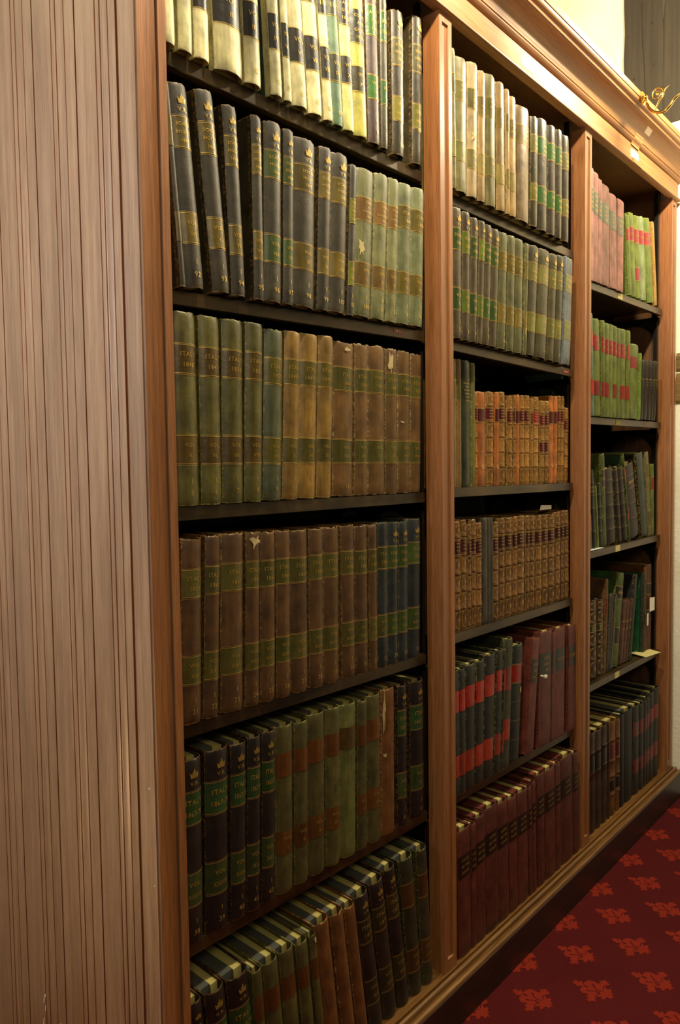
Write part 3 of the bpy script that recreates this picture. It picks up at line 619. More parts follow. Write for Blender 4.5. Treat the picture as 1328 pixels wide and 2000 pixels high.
def make_book(key, idx, x, z, wd, h, tilt, code, Y, count):
    name, title, vol, num = (code.split('|')+['', '', '', ''])[:4] if '|' in code else (code, '', '', '')
    parts_ = code.split('|'); name = parts_[0]
    f1 = parts_[1] if len(parts_) > 1 else ''; f2 = parts_[2] if len(parts_) > 2 else ''
    s = ST[name]; rnd = random.Random(sum(map(ord, key))*97+idx*13)
    t = .0028 if wd > .02 else .0018
    b = min(s['bulge']*wd, .0125); D = .235+rnd.uniform(-.012, .012)
    if key[3] in '34' and key[1] == '2': D = .20+rnd.uniform(-.01, .01)
    lift = wd*sin(tilt) if tilt > 0 else 0
    sh = shelves.get((int(key[1]), int(key[3])-1)) if key != 'b3r5' else None
    if sh: z = max(sh[1](x), sh[1](x+wd*cos(tilt)))
    else: z = .1131
    bay, row = BAYN[key[1]], (SHELFN[int(key[3])] if key != 'b3r5' else 'bottom')
    label = f"{s['desc']}, {ORD[idx-1]} from left, {row} shelf, {bay} bay"
    grp = f"books on the {row} shelf of the {bay} bay"
    root = thing('book', label, 'book', (x, Y+b, z+lift+.0004), grp, (0, tilt, 0))
    hw = wd/2
    bands = [q*h for q in s['bands']]
    def prof(u):                       # rounded back, steep at the shoulders
        return -b*(1-abs(u)**2.3)
    def sy(px, pz):
        u = max(-1, min(1, (px-hw)/hw)); y = prof(u)
        for q in bands:
            dz = abs(pz-q)
            if dz < .0034: y -= .0016*(1-(dz/.0034)**2)*(1-u**6)
        return y
    ragged = .0036 if s['wamt'] > .65 else .0018
    # cover -------------------------------------------------------------
    na = 12; us = [-cos(pi*k/na) for k in range(na+1)]
    out = [(0, D), (0, .016), (.0010, .0095), (.0008, .004)]+[(hw+u*hw, None) for u in us]+[(wd-.0008, .004), (wd-.0010, .0095), (wd, .016), (wd, D)]
    inn = [(wd-t, D), (wd-t, .014)]+[(hw+u*(hw-t*.55), None) for u in reversed(us)]+[(t, .014), (t, D)]
    zs = [0, .0035, .009, .03]+[h*q for q in (.2, .35, .5, .65, .8)]+[h-.03, h-.009, h-.0035, h]
    for q in bands: zs += [q-.0035, q-.0017, q, q+.0017, q+.0035]
    zs = sorted(set(round(q, 5) for q in zs))
    bm = bmesh.new(); wl = bm.verts.layers.float.new('wear'); cols = []
    no, ni = len(out), len(inn)
    wob = [rnd.uniform(-1, 1) for _ in range(no+ni)]; wob2 = [rnd.uniform(-1, 1) for _ in range(no+ni)]
    side = s['side']
    for zi, zz in enumerate(zs):
        ring = []
        endf = max(0, 1-min(zz, h-zz)/.010)
        for k, (px, py) in enumerate(out+inn):
            outer = k < no
            if py is None:
                y = sy(px, zz)
                if not outer: y = prof((px-hw)/hw)*.94+t*.62
                y += endf*.0016*(1 if outer else .2)
            else: y = py
            dz = 0
            if endf > .9 and py is None:
                dz = (wob[k % 19] if zz > h/2 else wob2[k % 19])*ragged*(1 if outer else .6)
                if zz > h/2: dz -= ragged*.5
                else: dz = abs(dz)*.7
            v = bm.verts.new((px, y, zz+dz))
            e = 0
            if outer:
                u = abs((px-hw)/hw)
                e = max(endf*.75, .62 if (py is None and u > .93) or (py is not None and py < .012) else 0, .45 if (py is None and u > .8) else 0)
                if any(abs(zz-q) < .001 for q in bands): e = max(e, .5)
                if py == D: e = .5
            else: e = endf*.5
            v[wl] = e; ring.append(v)
        cols.append(ring)
    n = no+ni
    for A, B in zip(cols, cols[1:]):
        for k in range(n):
            f = bm.faces.new((A[k], A[(k+1) % n], B[(k+1) % n], B[k]))
            if side and (k in (0,) or k == no-2): f.material_index = 1
    for ring, flip in ((cols[0], False), (cols[-1], True)):
        # the U-shaped rim, quad by quad
        o_, i_ = ring[:no], ring[no:][::-1]
        # i_ has ni verts, from left board to right board; match by index
        mp = [0, 1, 1, 1]+[min(2+k, ni-3) for k in range(na+1)]+[ni-2, ni-2, ni-2, ni-1]
        for k in range(no-1):
            a, c = i_[mp[k]], i_[mp[k+1]]
            vs = [o_[k], o_[k+1], c] if a is c else [o_[k], o_[k+1], c, a]
            if flip: vs = vs[::-1]
            try: bm.faces.new(vs)
            except ValueError: pass
    bmesh.ops.recalc_face_normals(bm, faces=bm.faces[:])
    cm = HM(s['col'], s['wear'], s['rough'], s['wamt'])
    mats = [cm]
    if side: mats.append(HM(side, s['wear'], .42, .3))
    obj('cover', bm, mats, root, True)
    # page block ----------------------------------------------------------
    bm = bmesh.new(); e0, e1 = t+.0004, wd-t-.0004; zl, zh = .0032, h-.0042
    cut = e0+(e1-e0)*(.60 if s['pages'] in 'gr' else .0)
    def blk(a, c, mi, ztop, off=0):
        if c-a < .0008: return
        prism(bm, [(a, D-.004), (a, .013+off), (c, .013+off), (c, D-.004)], 'z', zl, ztop, mi)
    if s['pages'] == 'k': blk(e0, e1, 0, zh); mats = [PAGES]
    else:
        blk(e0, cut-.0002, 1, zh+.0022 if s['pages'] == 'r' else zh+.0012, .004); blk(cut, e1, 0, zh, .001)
        mats = [PAGES, PAGES_GREY if s['pages'] == 'g' else HM('6a2c20', '8c4638', .5, .4)]  # grey: shade put into the colour; red: the box flap
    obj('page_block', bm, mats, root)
    # leather labels, laid on the curve of the spine ----------------------
    def patch(bm, z_a, z_b, u0=-.985, u1=.985, off=.0006, mi=0, n=10, wl=None):
        zz = [z_a+(z_b-z_a)*q/3 for q in range(4)]
        rows = []
        for q in zz:
            r = []
            for k in range(n+1):
                u = u0+(u1-u0)*k/n; px = hw+u*hw; v = bm.verts.new((px, prof(u)-off, q)); r.append(v)
                if wl is not None: v[wl] = .55 if abs(u) > .9 else .1
            rows.append(r)
        for A, B in zip(rows, rows[1:]):
            for k in range(n): bm.faces.new((A[k], A[k+1], B[k+1], B[k])).material_index = mi
    fn = lambda off: (lambda px, pz: (px, sy(px, pz)-off, pz))
    labs = s['labs']
    if f1 == 'x': labs = ()
    for li, ((za, zb), lc) in enumerate(labs):
        bm = bmesh.new(); wl = bm.verts.layers.float.new('wear')
        jit = rnd.uniform(-.004, .004)*0
        patch(bm, (za+jit)*h, (zb+jit)*h, wl=wl)
        if wd > .011 and name not in ('MR', 'MS', 'PK', 'PQ', 'RB', 'RC', 'CG', 'KC', 'NR', 'LT', 'LR', 'LS', 'GR', 'GL'):
            for zc, th in ((za*h, .0009), (zb*h, .0009))+(((za*h-.0024, .0005), (zb*h+.0024, .0005)) if wd > .02 else ()):
                patch(bm, zc-th/2, zc+th/2, -.97, .97, .0010, 1)
        obj('title_label' if li == 0 else 'volume_label', bm, [lab_mat(lc), M_GOLD], root, True)
    # gilt tooling --------------------------------------------------------
    bm = bmesh.new(); F = fn(.0011); any_ = False
    flat_ = lambda P: [bm.verts.new(F(px, pz)) for px, pz in P]
    def line(zc, th=.0009, u0=-.97, u1=.97): patch(bm, zc-th/2, zc+th/2, u0, u1, .0010)
    tt = s['title']
    if name in ('MR', 'AB') and f1 and name == 'MR': tt = f1
    if name == 'TA' and f1.startswith('LORD'): tt = f1
    if name == 'MR' and not f1: tt = ''
    yr = tt.split(';') if tt else []
    if yr and yr[-1][:2] == '18' and len(yr[-1]) == 4 and name not in ('MR', 'DK'):
        yr[-1] = str(int(yr[-1])+(idx*3//4) % 9)
    if yr and wd > .016:
        any_ = True
        if s['deco'] == 'plain': za, zb = .66, .87
        elif s['deco'] == 'midwords': za, zb = .50, .72
        elif labs: za, zb = labs[0][0]
        else: za, zb = .69, .82
        n = len(yr); hh = (zb-za)*h; ls = hh/(n+.7)
        if s['deco'] == 'vert':
            put_text(bm, yr[0], hw*.75, (za+zb)/2*h, .011, F, rot=True)
            put_text(bm, 'REVOLUTION', hw*1.35, (za+zb)/2*h, .0075, F, rot=True)
        else:
            for k, l in enumerate(yr):
                put_text(bm, l, hw*1.06, zb*h-ls*(k+.85), min(ls*.62, .0135), F, maxw=wd*.74)
    vl = f1.split(';') if (f1 and name not in ('MR', 'PK', 'PQ') and not f1.startswith('LORD')) else []
    if vl and wd > .016 and len(labs) > 1:
        any_ = True; za, zb = labs[1][0]; hh = (zb-za)*h
        for k, l in enumerate(vl): put_text(bm, l, hw*1.06, zb*h-hh*(.32+.38*k), min(hh*.20, .0115), F, maxw=wd*.6)
    nums = f2.replace('&', '').split(';') if f2 else []
    for k, l in enumerate(reversed(nums)):
        if l and wd > .016: any_ = True; put_text(bm, l, hw*1.1, (.07+.062*k)*h, .0125, F, maxw=wd*.5)
    if s['crown'] and wd > .018:
        any_ = True; cs = min(.015, wd*.36); zc = .925*h
        bm.faces.new(flat_([(hw*1.06+a*cs, zc+(q-.5)*cs*1.15) for a, q in CROWN]))
        put_text(bm, 'V.R.', hw*1.08, .872*h, .010, F, maxw=wd*.5)
    if s['deco'] in ('calf',):
        any_ = True; ed = [.015]+sorted(s['bands'])+[.985]
        for p, q in zip(ed, ed[1:]):
            a, c = p*h+.006, q*h-.006
            if any(abs((p+q)/2-(za+zb)/2) < .05 for (za, zb), _ in labs): 
                for zc in (a-.001, c+.001): line(zc, .0009)
                for k in range(3):
                    zc = a+(c-a)*(.25+.25*k)
                    for m in range(3):
                        px = hw+(m-1)*wd*.2; bm.faces.new(flat_([(px-wd*.06, zc-.0011), (px+wd*.06, zc-.0011), (px+wd*.06, zc+.0011), (px-wd*.06, zc+.0011)]))
                continue
            line(a, .0006); line(c, .0006)
            for u in (-.78, .78): patch(bm, a, c, u-.025, u+.025, .0010, n=2)
            cz = (a+c)/2; rr = min(wd*.13, (c-a)*.24)
            if c-a > .012:
                for m in range(8):
                    an = m*pi/4+.2; r1 = rr*(1 if m % 2 else .72)
                    bm.faces.new(flat_([(hw+rr*.25*cos(an-.3), cz+rr*.25*sin(an-.3)), (hw+r1*cos(an-.18), cz+r1*1.25*sin(an-.18)), (hw+r1*1.1*cos(an+.1), cz+r1*1.3*sin(an+.1)), (hw+rr*.25*cos(an+.35), cz+rr*.25*sin(an+.35))]))
                for sx in (-1, 1):
                    for szn, zc in ((1, a), (-1, c)):
                        bx = hw+sx*hw*.66
                        bm.faces.new(flat_([(bx, zc+szn*.001), (bx-sx*hw*.36, zc+szn*.002), (bx-sx*hw*.12, zc+szn*.0038), (bx, zc+szn*(c-a)*.28)]))
    if s['deco'] == 'disc':
        any_ = True
        for zc in (.53, .37, .21): line(zc*h, .0007)
    if s['deco'] == 'lines':
        any_ = True
        for zc in (.52, .36, .2): line(zc*h, .0005)
    if s['deco'] in ('blind',):
        any_ = True
        for q in s['bands']: line(q*h+.0045, .0006, -.6, .9)
    if s['deco'] == 'boxes':
        any_ = True
        for k in range(6):
            a, c = (.04+.157*k)*h, (.04+.157*k+.13)*h; line(a, .001, -.8, .8); line(c, .001, -.8, .8)
            for u in (-.8, .8): patch(bm, a, c, u-.05, u+.05, .001, n=2)
    if any_ and len(bm.faces): obj('gilt_tooling', bm, M_GOLD_DULL if s['tcol'] == 'd' or key in ('b1r3', 'b1r4', 'b1r5', 'b1r6') else M_GOLD, root)
    else: bm.free()
    if s['deco'] == 'disc':
        bm = bmesh.new(); bm.faces.new([bm.verts.new(fn(.0008)(hw+min(wd*.36, .008)*cos(q*pi/8), .20*h+.009*sin(q*pi/8)+.004)) for q in range(16)])
        obj('paper_disc', bm, plain_once('tan_disc', 'b08040'), root)
    for (u, zf, wf, hh) in TORN.get((key, idx), ()):
        bm = bmesh.new(); cx = hw+u*hw; r_ = rnd; k = 15; P = []
        for q in range(k):
            a = 2*pi*q/k; rr = r_.uniform(.2, 1.15)
            P.append((max(.0004, min(wd-.0004, cx+wd*wf*.5*(1+cos(a)*rr))), min(h-.0015, zf*h+hh*.5*sin(a)*rr)))
        bm.faces.new([bm.verts.new(fn(.0014)(*p)) for p in P]); obj('torn_lining', bm, M_LINING, root)
    if key == 'b2r5' and idx == 9:
        bm = bmesh.new(); bm.faces.new([bm.verts.new(fn(.0012)(hw+a*hw, q*h)) for a, q in ((.30, .585), (.85, .585), (.85, .63), (.30, .63))]); obj('yellow_tag', bm, M_CARD, root)
    return root
M_LINING = plain('torn_lining_paper', 'bfa874', .8)
_po = {}
def plain_once(n, c):
    if n not in _po: _po[n] = plain(n, c, .5)
    return _po[n]

DATA = """
#b1r1 0.02
0.723 2.074 0.0263 0.335 -0.0179 V|VOL.;I.|
0.756 2.075 0.0284 0.341 -0.0059 VG|VOL.;I.|
0.789 2.075 0.0316 0.347 -0.0155 V|VOL.;II.|
0.836 2.076 0.0636 0.335 -0.0350 V|VOL.;II.|
0.902 2.077 0.0386 0.341 -0.0262 V|VOL.;III.|80
0.964 2.078 0.0288 0.347 -0.0492 V|VOL.;IV.|70
0.997 2.078 0.0190 0.335 -0.0576 V|VOL.;V.|81
1.021 2.078 0.0419 0.341 -0.0668 V|VOL.;VI.|1;81
1.065 2.079 0.0397 0.347 -0.0707 V|VOL.;VII.|1;82
1.107 2.080 0.0267 0.335 -0.0708 V|VOL.;VIII.|83
1.135 2.080 0.0306 0.341 -0.0655 G|VOL.;IX.|1;84
1.168 2.081 0.0333 0.347 -0.0545 V2|VOL.;X.|
1.202 2.081 0.0442 0.335 -0.0366 YG|VOL.;XV.|
1.249 2.082 0.0380 0.341 -0.0216 PU|VOL.;I.|1;9
1.289 2.082 0.0226 0.347 -0.0013 DG|VOL.;II.|
1.334 2.083 0.0411 0.315 0.0018 KB|SCHLES.;HOLST.|1;10
1.406 2.084 0.0353 0.334 0.0167 KB|SCHLES.;HOLST.;18..|
#b1r2 0.015
0.742 1.683 0.0103 0.325 -0.0766 SH|VOL.;II.|1;91
0.757 1.684 0.0377 0.328 -0.0860 SH|VOL.;IV.|1;92
0.814 1.686 0.0379 0.335 -0.0912 SH|VOL.;V.|1;93
0.855 1.688 0.0317 0.327 -0.0416 SH|VOL.;VI.|1;94
0.906 1.690 0.0245 0.329 0.0008 SH|VOL.;VII.|1;95
0.934 1.691 0.0439 0.330 0.0232 SG|VOL.;VIII.|1;96
0.979 1.692 0.0271 0.329 0.0263 SG|VOL.;IX.|1;97
1.009 1.694 0.0605 0.324 0.0308 SH|VOL.;X.|1;98
1.073 1.696 0.0350 0.325 0.0470 SH|VOL.;XI.|1;99
1.111 1.697 0.0490 0.323 0.0507 SH|VOL.;XII.|1;107
1.161 1.699 0.0196 0.313 0.0541 AB|APPENDIX;1863|1;108
1.187 1.700 0.0550 0.313 0.0620 OL|VOL.;I.|1;109
1.246 1.702 0.0445 0.317 0.0618 OL|VOL.;I.|1;1
1.294 1.704 0.0352 0.318 0.0566 OL|VOL.;II.|1;2
1.335 1.705 0.0475 0.317 0.0471 OI|VOL.;III.|1;3
1.386 1.707 0.0497 0.318 0.0410 OI|VOL.;IV.|1;4
#b1r3 0.03
0.736 1.318 0.0519 0.330 -0.0013 IT|VOL.;V.|1;5
0.791 1.318 0.0452 0.330 0.0057 IT|VOL.;VI.|1;6
0.838 1.319 0.0488 0.331 0.0206 IT|VOL.;VII.|1;7
0.889 1.319 0.0430 0.333 0.0315 IT|VOL.;VIII.|1;8
0.935 1.319 0.0479 0.326 0.0390 IB|VOL.;IX.|1;9
0.985 1.319 0.0424 0.329 0.0456 TN|VOL.;X.|1;10
1.029 1.320 0.0493 0.330 0.0462 TN|VOL.;XI.|1;11
1.081 1.320 0.0441 0.332 0.0431 TN|VOL.;XII.|1;12
1.131 1.320 0.0637 0.327 0.0327 BR|VOL.;XIII.|13
1.200 1.321 0.0431 0.329 0.0224 BR|VOL.;XIV.|
1.247 1.321 0.0588 0.331 0.0167 BR|VOL.;XV.|
1.307 1.321 0.0427 0.330 0.0166 BR|VOL.;XVI.|
1.353 1.321 0.0453 0.331 0.0192 BR|VOL.;XVII.|
1.400 1.322 0.0411 0.329 0.0248 BR|VOL.;XVIII.|
#b1r4 0.028
0.734 0.939 0.0431 0.324 0.0304 BD|VOL.;XX.|1;21
0.780 0.938 0.0330 0.327 0.0422 BD|VOL.;XXI.|1;22
0.822 0.937 0.0527 0.328 0.0295 BD|VOL.;XXII.|1;23
0.877 0.936 0.0343 0.328 0.0307 BD|VOL.;XXIII.|1;24
0.915 0.935 0.0379 0.327 0.0259 BD|VOL.;XXIV.|1;25
0.957 0.934 0.0374 0.328 0.0182 BE|VOL.;XXV.|1;26
0.997 0.933 0.0496 0.326 0.0143 BD|VOL.;XXVI.|1;27
1.049 0.932 0.0412 0.328 0.0164 BD|VOL.;XXVII.|1;28
1.092 0.931 0.0475 0.328 0.0177 BD|VOL.;XXVIII.|1;29
1.149 0.930 0.0427 0.330 0.0064 BD|VOL.;XXIX.|1;30
1.194 0.929 0.0418 0.327 0.0035 BD|VOL.;XXX.|1;31
1.238 0.929 0.0274 0.328 0.0074 BD|VOL.;XXXI.|1;32
1.268 0.928 0.0366 0.331 0.0152 BL|VOL.;XXXII.|33
1.306 0.927 0.0364 0.330 0.0141 BV|VOL.;XXXIII.|1;34
1.345 0.926 0.0350 0.330 0.0132 BV|VOL.;XXXIV.|1;35
1.382 0.926 0.0520 0.335 0.0182 BV|VOL.;XXXV.|36
#b1r5 0.03
0.725 0.547 0.0469 0.331 0.0123 NV|VOL.;XXXVII.|1;38
0.777 0.546 0.0534 0.333 0.0237 NV|VOL.;XXXVIII.|1;39
0.833 0.544 0.0369 0.331 0.0259 NV|VOL.;XXXIX.|1;40
0.871 0.543 0.0331 0.334 0.0324 NV|VOL.;XL.|1;41
0.909 0.542 0.0332 0.335 0.0279 NV|VOL.;XLI.|1;42
0.948 0.541 0.0473 0.336 0.0206 GR|VOL.;I.|
0.999 0.540 0.0383 0.333 0.0171 GR|VOL.;II.|
1.039 0.539 0.0512 0.339 0.0181 GR|VOL.;III.|
1.093 0.537 0.0434 0.339 0.0143 GR|VOL.;IV.|
1.138 0.536 0.0522 0.337 0.0179 GL|VOL.;V.|
1.192 0.535 0.0315 0.334 0.0191 GR|VOL.;VI.|
1.230 0.534 0.0476 0.338 0.0072 GR|VOL.;VII.|
1.281 0.533 0.0479 0.342 0.0113 BT|VOL.;VIII.|
1.339 0.531 0.0341 0.339 0.0097 NV|VOL.;L.|1;51
1.394 0.530 0.0551 0.338 0.0016 NV|VOL.;LI.|1;52
#b1r6 0.011
0.745 0.113 0.0287 0.347 -0.0779 NV|VOL.;I.|
0.786 0.113 0.0438 0.343 -0.0894 NV|VOL.;II.|
0.832 0.113 0.0519 0.341 -0.0771 NV|VOL.;III.|
0.885 0.113 0.0236 0.328 -0.0700 GR|VOL.;IV.|
0.919 0.113 0.0397 0.327 -0.0867 GR|VOL.;V.|
0.961 0.113 0.0386 0.328 -0.0835 GR|VOL.;VI.|
1.006 0.113 0.0338 0.323 -0.0883 GR|VOL.;VII.|
1.046 0.113 0.0189 0.326 -0.0994 GR|VOL.;VIII.|
1.071 0.113 0.0432 0.337 -0.1136 BT|VOL.;IX.|
1.123 0.113 0.0401 0.334 -0.1286 BT|VOL.;X.|
1.167 0.113 0.0345 0.332 -0.1340 BT|VOL.;XI.|
1.210 0.113 0.0456 0.339 -0.1525 BK|VOL.;XII.|
1.260 0.113 0.0478 0.345 -0.1460 BK|VOL.;XIII.|
1.312 0.113 0.0419 0.356 -0.1492 BK|VOL.;XIV.|
1.358 0.113 0.0506 0.352 -0.1065 GB|VOL.;XV.|
1.411 0.113 0.0413 0.350 -0.0732 GB|VOL.;XVI.|
#b2r1 0
1.538 2.058 0.0135 0.329 -0.0094 OG|VOL.;I.|
1.553 2.058 0.0567 0.321 0.0029 OG|VOL.;II.|
1.611 2.059 0.0443 0.330 0.0166 TF|VOL.;III.|
1.659 2.060 0.0319 0.325 0.0106 TA|VOL.;IV.|
1.699 2.060 0.0513 0.331 -0.0064 OG|VOL.;V.|
1.755 2.061 0.0417 0.330 -0.0157 TA|VOL.;VI.|
1.799 2.061 0.0166 0.326 -0.0091 TA|VOL.;VII.|
1.817 2.062 0.0398 0.317 -0.0073 TA|LORD;WODE.|
1.860 2.062 0.0757 0.310 0.0088 BG|VOL.;IX.|
1.939 2.063 0.0408 0.305 0.0167 KO|VOL.;X.|
1.984 2.064 0.0600 0.315 0.0062 KG|VOL.;XI.|
2.048 2.065 0.0446 0.316 0.0123 KG|VOL.;XII.|
2.098 2.066 0.0357 0.319 0.0151 KG|VOL.;XIII.|
2.140 2.066 0.0450 0.316 0.0071 KO|VOL.;XIV.|
#b2r2 0.003
1.540 1.700 0.0432 0.318 0.0115 FG|VOL.;I.|1;2
1.585 1.700 0.0337 0.318 0.0152 FO|VOL.;II.|3
1.620 1.699 0.0311 0.313 0.0324 FG|VOL.;III.|1;8
1.653 1.699 0.0266 0.315 0.0519 FO|VOL.;IV.|
1.681 1.699 0.0331 0.312 0.0521 FG|VOL.;V.|1;3
1.716 1.699 0.0365 0.310 0.0563 FG|VOL.;VI.|
1.757 1.698 0.0445 0.311 0.0456 OC|VOL.;I.|1;20
1.808 1.698 0.0388 0.313 0.0306 OC|VOL.;II.|
1.850 1.697 0.0451 0.315 0.0254 OC|VOL.;III.|
1.897 1.697 0.0160 0.313 0.0453 OC|VOL.;IV.|
1.915 1.697 0.0553 0.315 0.0875 GN|VOL.;I.|
1.975 1.696 0.0696 0.317 0.0813 GN|VOL.;II.|11
2.047 1.696 0.0412 0.319 0.0805 GN|VOL.;III.|
2.094 1.696 0.0410 0.324 0.0656 GN|VOL.;IV.|11
2.144 1.695 0.0455 0.329 0.0550 SL|VOL.;V.|11
#b2r3 0.04
1.583 1.330 0.0296 0.330 -0.0008 TO|VOL.|
1.614 1.330 0.0175 0.330 0.0005 TO|VOL.|
1.635 1.330 0.0432 0.330 0.0061 DK||&
1.680 1.330 0.0145 0.327 0.0120 OY|VOL.|
1.696 1.330 0.0116 0.252 0.0099 CA||
1.710 1.330 0.0463 0.255 0.0061 OR||
1.761 1.330 0.0389 0.258 0.0029 CA||
1.803 1.330 0.0202 0.260 0.0083 OR||
1.825 1.330 0.0374 0.262 0.0033 CA||
1.874 1.330 0.0272 0.255 0.0011 CA||
1.902 1.330 0.0152 0.257 0.0108 CA||
1.919 1.330 0.0196 0.261 0.0138 OR||
1.943 1.330 0.0272 0.260 0.0099 CA||
1.972 1.330 0.0347 0.262 0.0127 CA||
2.009 1.330 0.0124 0.255 0.0153 CA||
2.023 1.330 0.0424 0.262 0.0156 CR||
2.070 1.330 0.0290 0.252 0.0211 CB||
2.101 1.330 0.0262 0.254 0.0221 CB||
2.129 1.330 0.0309 0.272 0.0214 OR||
2.162 1.330 0.0217 0.273 0.0224 OR||
2.186 1.330 0.0213 0.275 0.0233 CA||
2.209 1.330 0.0223 0.276 0.0231 CA||
2.237 1.330 0.0279 0.241 0.0209 CA||
#b2r4 0.035
1.589 0.954 0.0292 0.289 0.0004 CM||
1.620 0.954 0.0260 0.292 0.0058 CM||
1.648 0.954 0.0186 0.278 0.0115 CM||
1.669 0.954 0.0233 0.290 0.0072 CM||
1.695 0.954 0.0295 0.279 0.0025 CM||
1.727 0.954 0.0238 0.291 0.0009 CG||
1.752 0.954 0.0125 0.290 0.0053 CG||
1.767 0.954 0.0119 0.290 0.0039 CG||
1.782 0.954 0.0332 0.276 -0.0022 CM||
1.817 0.954 0.0329 0.285 -0.0008 CM||
1.852 0.954 0.0399 0.285 0.0035 CM||
1.893 0.954 0.0252 0.284 0.0027 CM||
1.920 0.953 0.0493 0.286 0.0064 CM||
1.972 0.953 0.0202 0.284 0.0045 CM||
1.994 0.953 0.0344 0.283 0.0051 CM||
2.038 0.953 0.0390 0.281 -0.0009 CM||
2.078 0.953 0.0408 0.282 -0.0006 CM||
2.121 0.953 0.0442 0.281 0.0037 CM||
2.169 0.953 0.0323 0.286 0.0027 CM||
2.203 0.953 0.0242 0.287 0.0034 CD||
2.233 0.953 0.0329 0.288 -0.0139 CM||
#b2r5 0.018
1.551 0.533 0.0288 0.333 -0.0056 RB||
1.582 0.532 0.0254 0.332 -0.0004 RB||
1.609 0.532 0.0447 0.335 0.0154 RB||
1.656 0.531 0.0397 0.335 0.0310 RB||
1.697 0.530 0.0532 0.342 0.0473 RB||
1.753 0.529 0.0332 0.346 0.0568 RB||
1.788 0.528 0.0090 0.342 0.0671 RB||
1.799 0.528 0.0381 0.370 0.0652 RC||
1.841 0.528 0.0594 0.342 0.0789 RD||
1.936 0.526 0.0430 0.345 0.1280 MR|VOTES;OF;PARLT.|
2.016 0.524 0.0801 0.355 0.0269 MR|VOTES;FAMILY;1864|
2.099 0.523 0.0196 0.347 0.0270 MR||
2.124 0.522 0.0671 0.352 0.0160 MR|VOTES|
2.223 0.521 0.0488 0.349 0.0006 MR|VOTES|
#b2r6 0.002
1.550 0.113 0.0588 0.339 -0.0220 MS||
1.611 0.113 0.0218 0.336 -0.0138 MS||
1.637 0.113 0.0438 0.344 -0.0193 MS||
1.688 0.113 0.0627 0.349 -0.0333 MS||
1.753 0.113 0.0548 0.341 -0.0329 MS||
1.814 0.113 0.0458 0.335 -0.0356 MS||
1.865 0.113 0.0567 0.332 -0.0258 MS||
1.928 0.113 0.0216 0.331 -0.0374 MS||
1.953 0.113 0.0188 0.341 -0.0334 MS||
1.984 0.113 0.0421 0.348 -0.0259 MS||
2.036 0.113 0.0677 0.343 -0.0392 MS||
2.107 0.113 0.0316 0.345 -0.0364 MS||
2.146 0.113 0.0844 0.348 -0.0340 MS||
2.234 0.113 0.0383 0.340 -0.0317 MS||
#b3r1 0.02
2.361 1.996 0.0219 0.369 -0.0050 PK|1;2|
2.385 1.997 0.0223 0.365 -0.0055 PK|1;2|
2.409 1.997 0.0360 0.357 -0.0002 PK|1;2|
2.447 1.998 0.0278 0.345 0.0015 PK|1;2|
2.479 1.999 0.0609 0.336 -0.0049 PK|1;2|
2.552 2.000 0.0600 0.321 -0.0366 PK|1;2|
2.615 2.002 0.0522 0.320 0.0027 PQ|1;2|
2.722 2.004 0.0326 0.283 -0.1068 LG||
2.761 2.005 0.0401 0.299 -0.1235 LH||
2.805 2.006 0.0472 0.299 -0.1114 LI||
2.858 2.007 0.0502 0.307 -0.1250 LJ||
2.928 2.008 0.0675 0.314 -0.1832 LG||
2.998 2.010 0.0221 0.317 -0.1455 TY||
#b3r2 0.008
2.364 1.548 0.0358 0.336 -0.0569 LT||
2.401 1.549 0.0550 0.322 -0.0564 LR||
2.458 1.550 0.0296 0.324 -0.0220 LR||
2.490 1.550 0.0284 0.319 -0.0106 LR||
2.520 1.550 0.0326 0.320 -0.0003 LS||
2.555 1.551 0.0286 0.319 0.0052 LR||
2.587 1.551 0.0334 0.315 -0.0024 LS||
2.622 1.552 0.0470 0.317 0.0085 LR||
2.672 1.553 0.0314 0.317 0.0332 LR||
2.706 1.553 0.0940 0.273 0.0387 LS||
2.802 1.555 0.0090 0.249 0.0390 LN||
2.812 1.555 0.0297 0.223 0.0782 BN||
2.844 1.555 0.0399 0.226 0.0918 BN||
2.886 1.556 0.0353 0.229 0.0993 BN||
2.924 1.556 0.0231 0.231 0.1032 BN||
2.949 1.557 0.0267 0.233 0.1142 BN||
#b3r3 0.043
2.440 1.093 0.0256 0.295 -0.0951 LO||
2.472 1.093 0.0349 0.277 -0.1118 KL||
2.510 1.094 0.0113 0.223 -0.1172 LN||
2.528 1.094 0.0327 0.231 -0.1111 KM||
2.562 1.095 0.0296 0.332 -0.0781 GH||
2.612 1.095 0.0774 0.280 -0.1441 KR||
2.701 1.096 0.0384 0.279 -0.1759 KR||
2.754 1.097 0.0486 0.286 -0.2167 KR||
2.808 1.098 0.0090 0.339 -0.2243 GR2||
2.827 1.098 0.1042 0.292 -0.2553 MB||
2.936 1.099 0.0150 0.337 -0.2139 KY||
2.953 1.099 0.0623 0.337 -0.2045 BG2||
3.018 1.100 0.0284 0.340 -0.1331 GY||
3.048 1.101 0.0325 0.289 -0.0396 LQ||
#b3r4 0.048
2.467 0.630 0.0625 0.284 -0.0201 KT||
2.531 0.630 0.0495 0.281 0.0020 KT||
2.583 0.629 0.0157 0.345 0.0588 BW||
2.600 0.629 0.0204 0.284 0.1059 KK||
2.623 0.629 0.0163 0.284 0.1037 KK||
2.641 0.629 0.0195 0.283 0.1511 KX||
2.663 0.628 0.0618 0.352 0.1718 GE||
2.727 0.628 0.0310 0.245 0.1782 BZ||
2.760 0.628 0.0250 0.243 0.1905 BZ||
2.788 0.627 0.0193 0.244 0.2363 BZ||
2.822 0.627 0.0243 0.335 0.1834 KK||
2.966 0.626 0.0120 0.327 0.0250 GV||
2.987 0.626 0.0212 0.353 0.0033 BY||
3.013 0.625 0.0671 0.358 -0.0039 BX||
#b3r5 0.016
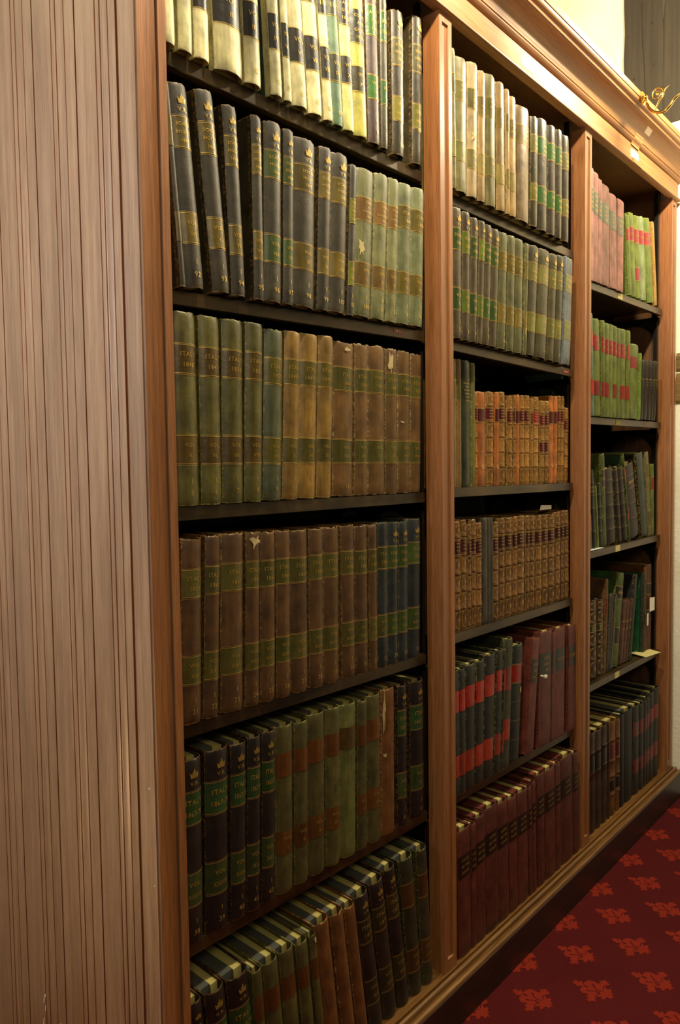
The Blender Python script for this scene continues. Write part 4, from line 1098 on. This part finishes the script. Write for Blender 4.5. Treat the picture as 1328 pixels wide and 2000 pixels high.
2.374 0.113 0.0184 0.352 -0.0218 KC||
2.394 0.113 0.0468 0.355 -0.0146 KC||
2.443 0.113 0.0488 0.351 -0.0099 KC||
2.493 0.113 0.0509 0.354 -0.0086 KC||
2.547 0.113 0.0160 0.351 -0.0102 KC||
2.564 0.113 0.0589 0.350 0.0002 OB||
2.625 0.113 0.0329 0.345 0.0038 OB||
2.664 0.113 0.0343 0.350 -0.0082 NN||
2.700 0.113 0.0918 0.352 -0.0104 NN||
2.796 0.113 0.0610 0.348 -0.0080 NR||
2.859 0.113 0.0433 0.343 0.0006 NR||
2.904 0.113 0.0213 0.343 0.0057 NR||
2.927 0.113 0.0340 0.351 0.0061 NR||
2.963 0.113 0.0489 0.360 0.0140 NR||
3.013 0.113 0.0543 0.366 0.0255 NR||
"""
rows_, cur = {}, None
for ln in DATA.strip().split('\n'):
    if ln[0] == '#':
        k, y = ln[1:].split(); cur = rows_.setdefault(k, (float(y), []))
    else:
        p = ln.split(None, 5); cur[1].append([float(q) for q in p[:5]]+[p[5]])
made = {}
for key, (Y, bs) in rows_.items():
    for i, (x, z, wd, h, tilt, code) in enumerate(bs):
        made[key, i+1] = make_book(key, i+1, x, z, wd, h, tilt, code, Y, len(bs))

# ------------------------------------------------------------------ slips of paper and small things among the books
def slip(label, pts, th, mat=M_PAPER, n=(0, 0, 1), cat='paper'):
    o = card('paper_slip', mat, pts, None, th, n); tag(o, label, cat); return o
slip('white paper slip lying across the calf volumes on the fourth middle shelf', [(2.098, .058, 1.2478), (2.165, .052, 1.2490), (2.185, .062, 1.2600), (2.122, .066, 1.2625)], .0006, n=(0, -.6, .8))

slip('white card lying under the leaning green volume, fourth shelf, right bay', [(2.90, .012, .6345), (3.02, -.004, .6335), (3.045, .05, .6335), (2.93, .09, .6345)], .0007, M_CARD)
slip('folded white tag on the tall brown volume by the far pilaster', [(3.010, .038, .795), (3.052, .034, .797), (3.052, .034, .850), (3.010, .038, .852)], .0008, n=(0, -1, 0))
slip('narrow white tag hanging beside the bright green board', [(2.985, .040, .742), (3.000, .040, .742), (3.002, .040, .790), (2.986, .040, .790)], .0008, n=(0, -1, 0))
slip('pale paper sheet on the third shelf under the banded black volumes', [(2.37, .034, 1.0935), (2.53, .031, 1.0960), (2.50, .09, 1.0960), (2.38, .09, 1.0940)], .0005, M_PAPER_BLUE)
bm = bmesh.new(); lathe(bm, [(.002, 0), (.0035, .002), (.003, .010), (.006, .013), (.0075, .017), (.0055, .021), (.001, .0225)], 14, Matrix.Rotation(radians(90), 4, 'X'))
o = obj('marker_peg', bm, PAGES_WHITE, smooth=True); o.location = (2.020, .016, .752); tag(o, 'small white peg stuck between two maroon volumes', 'peg')
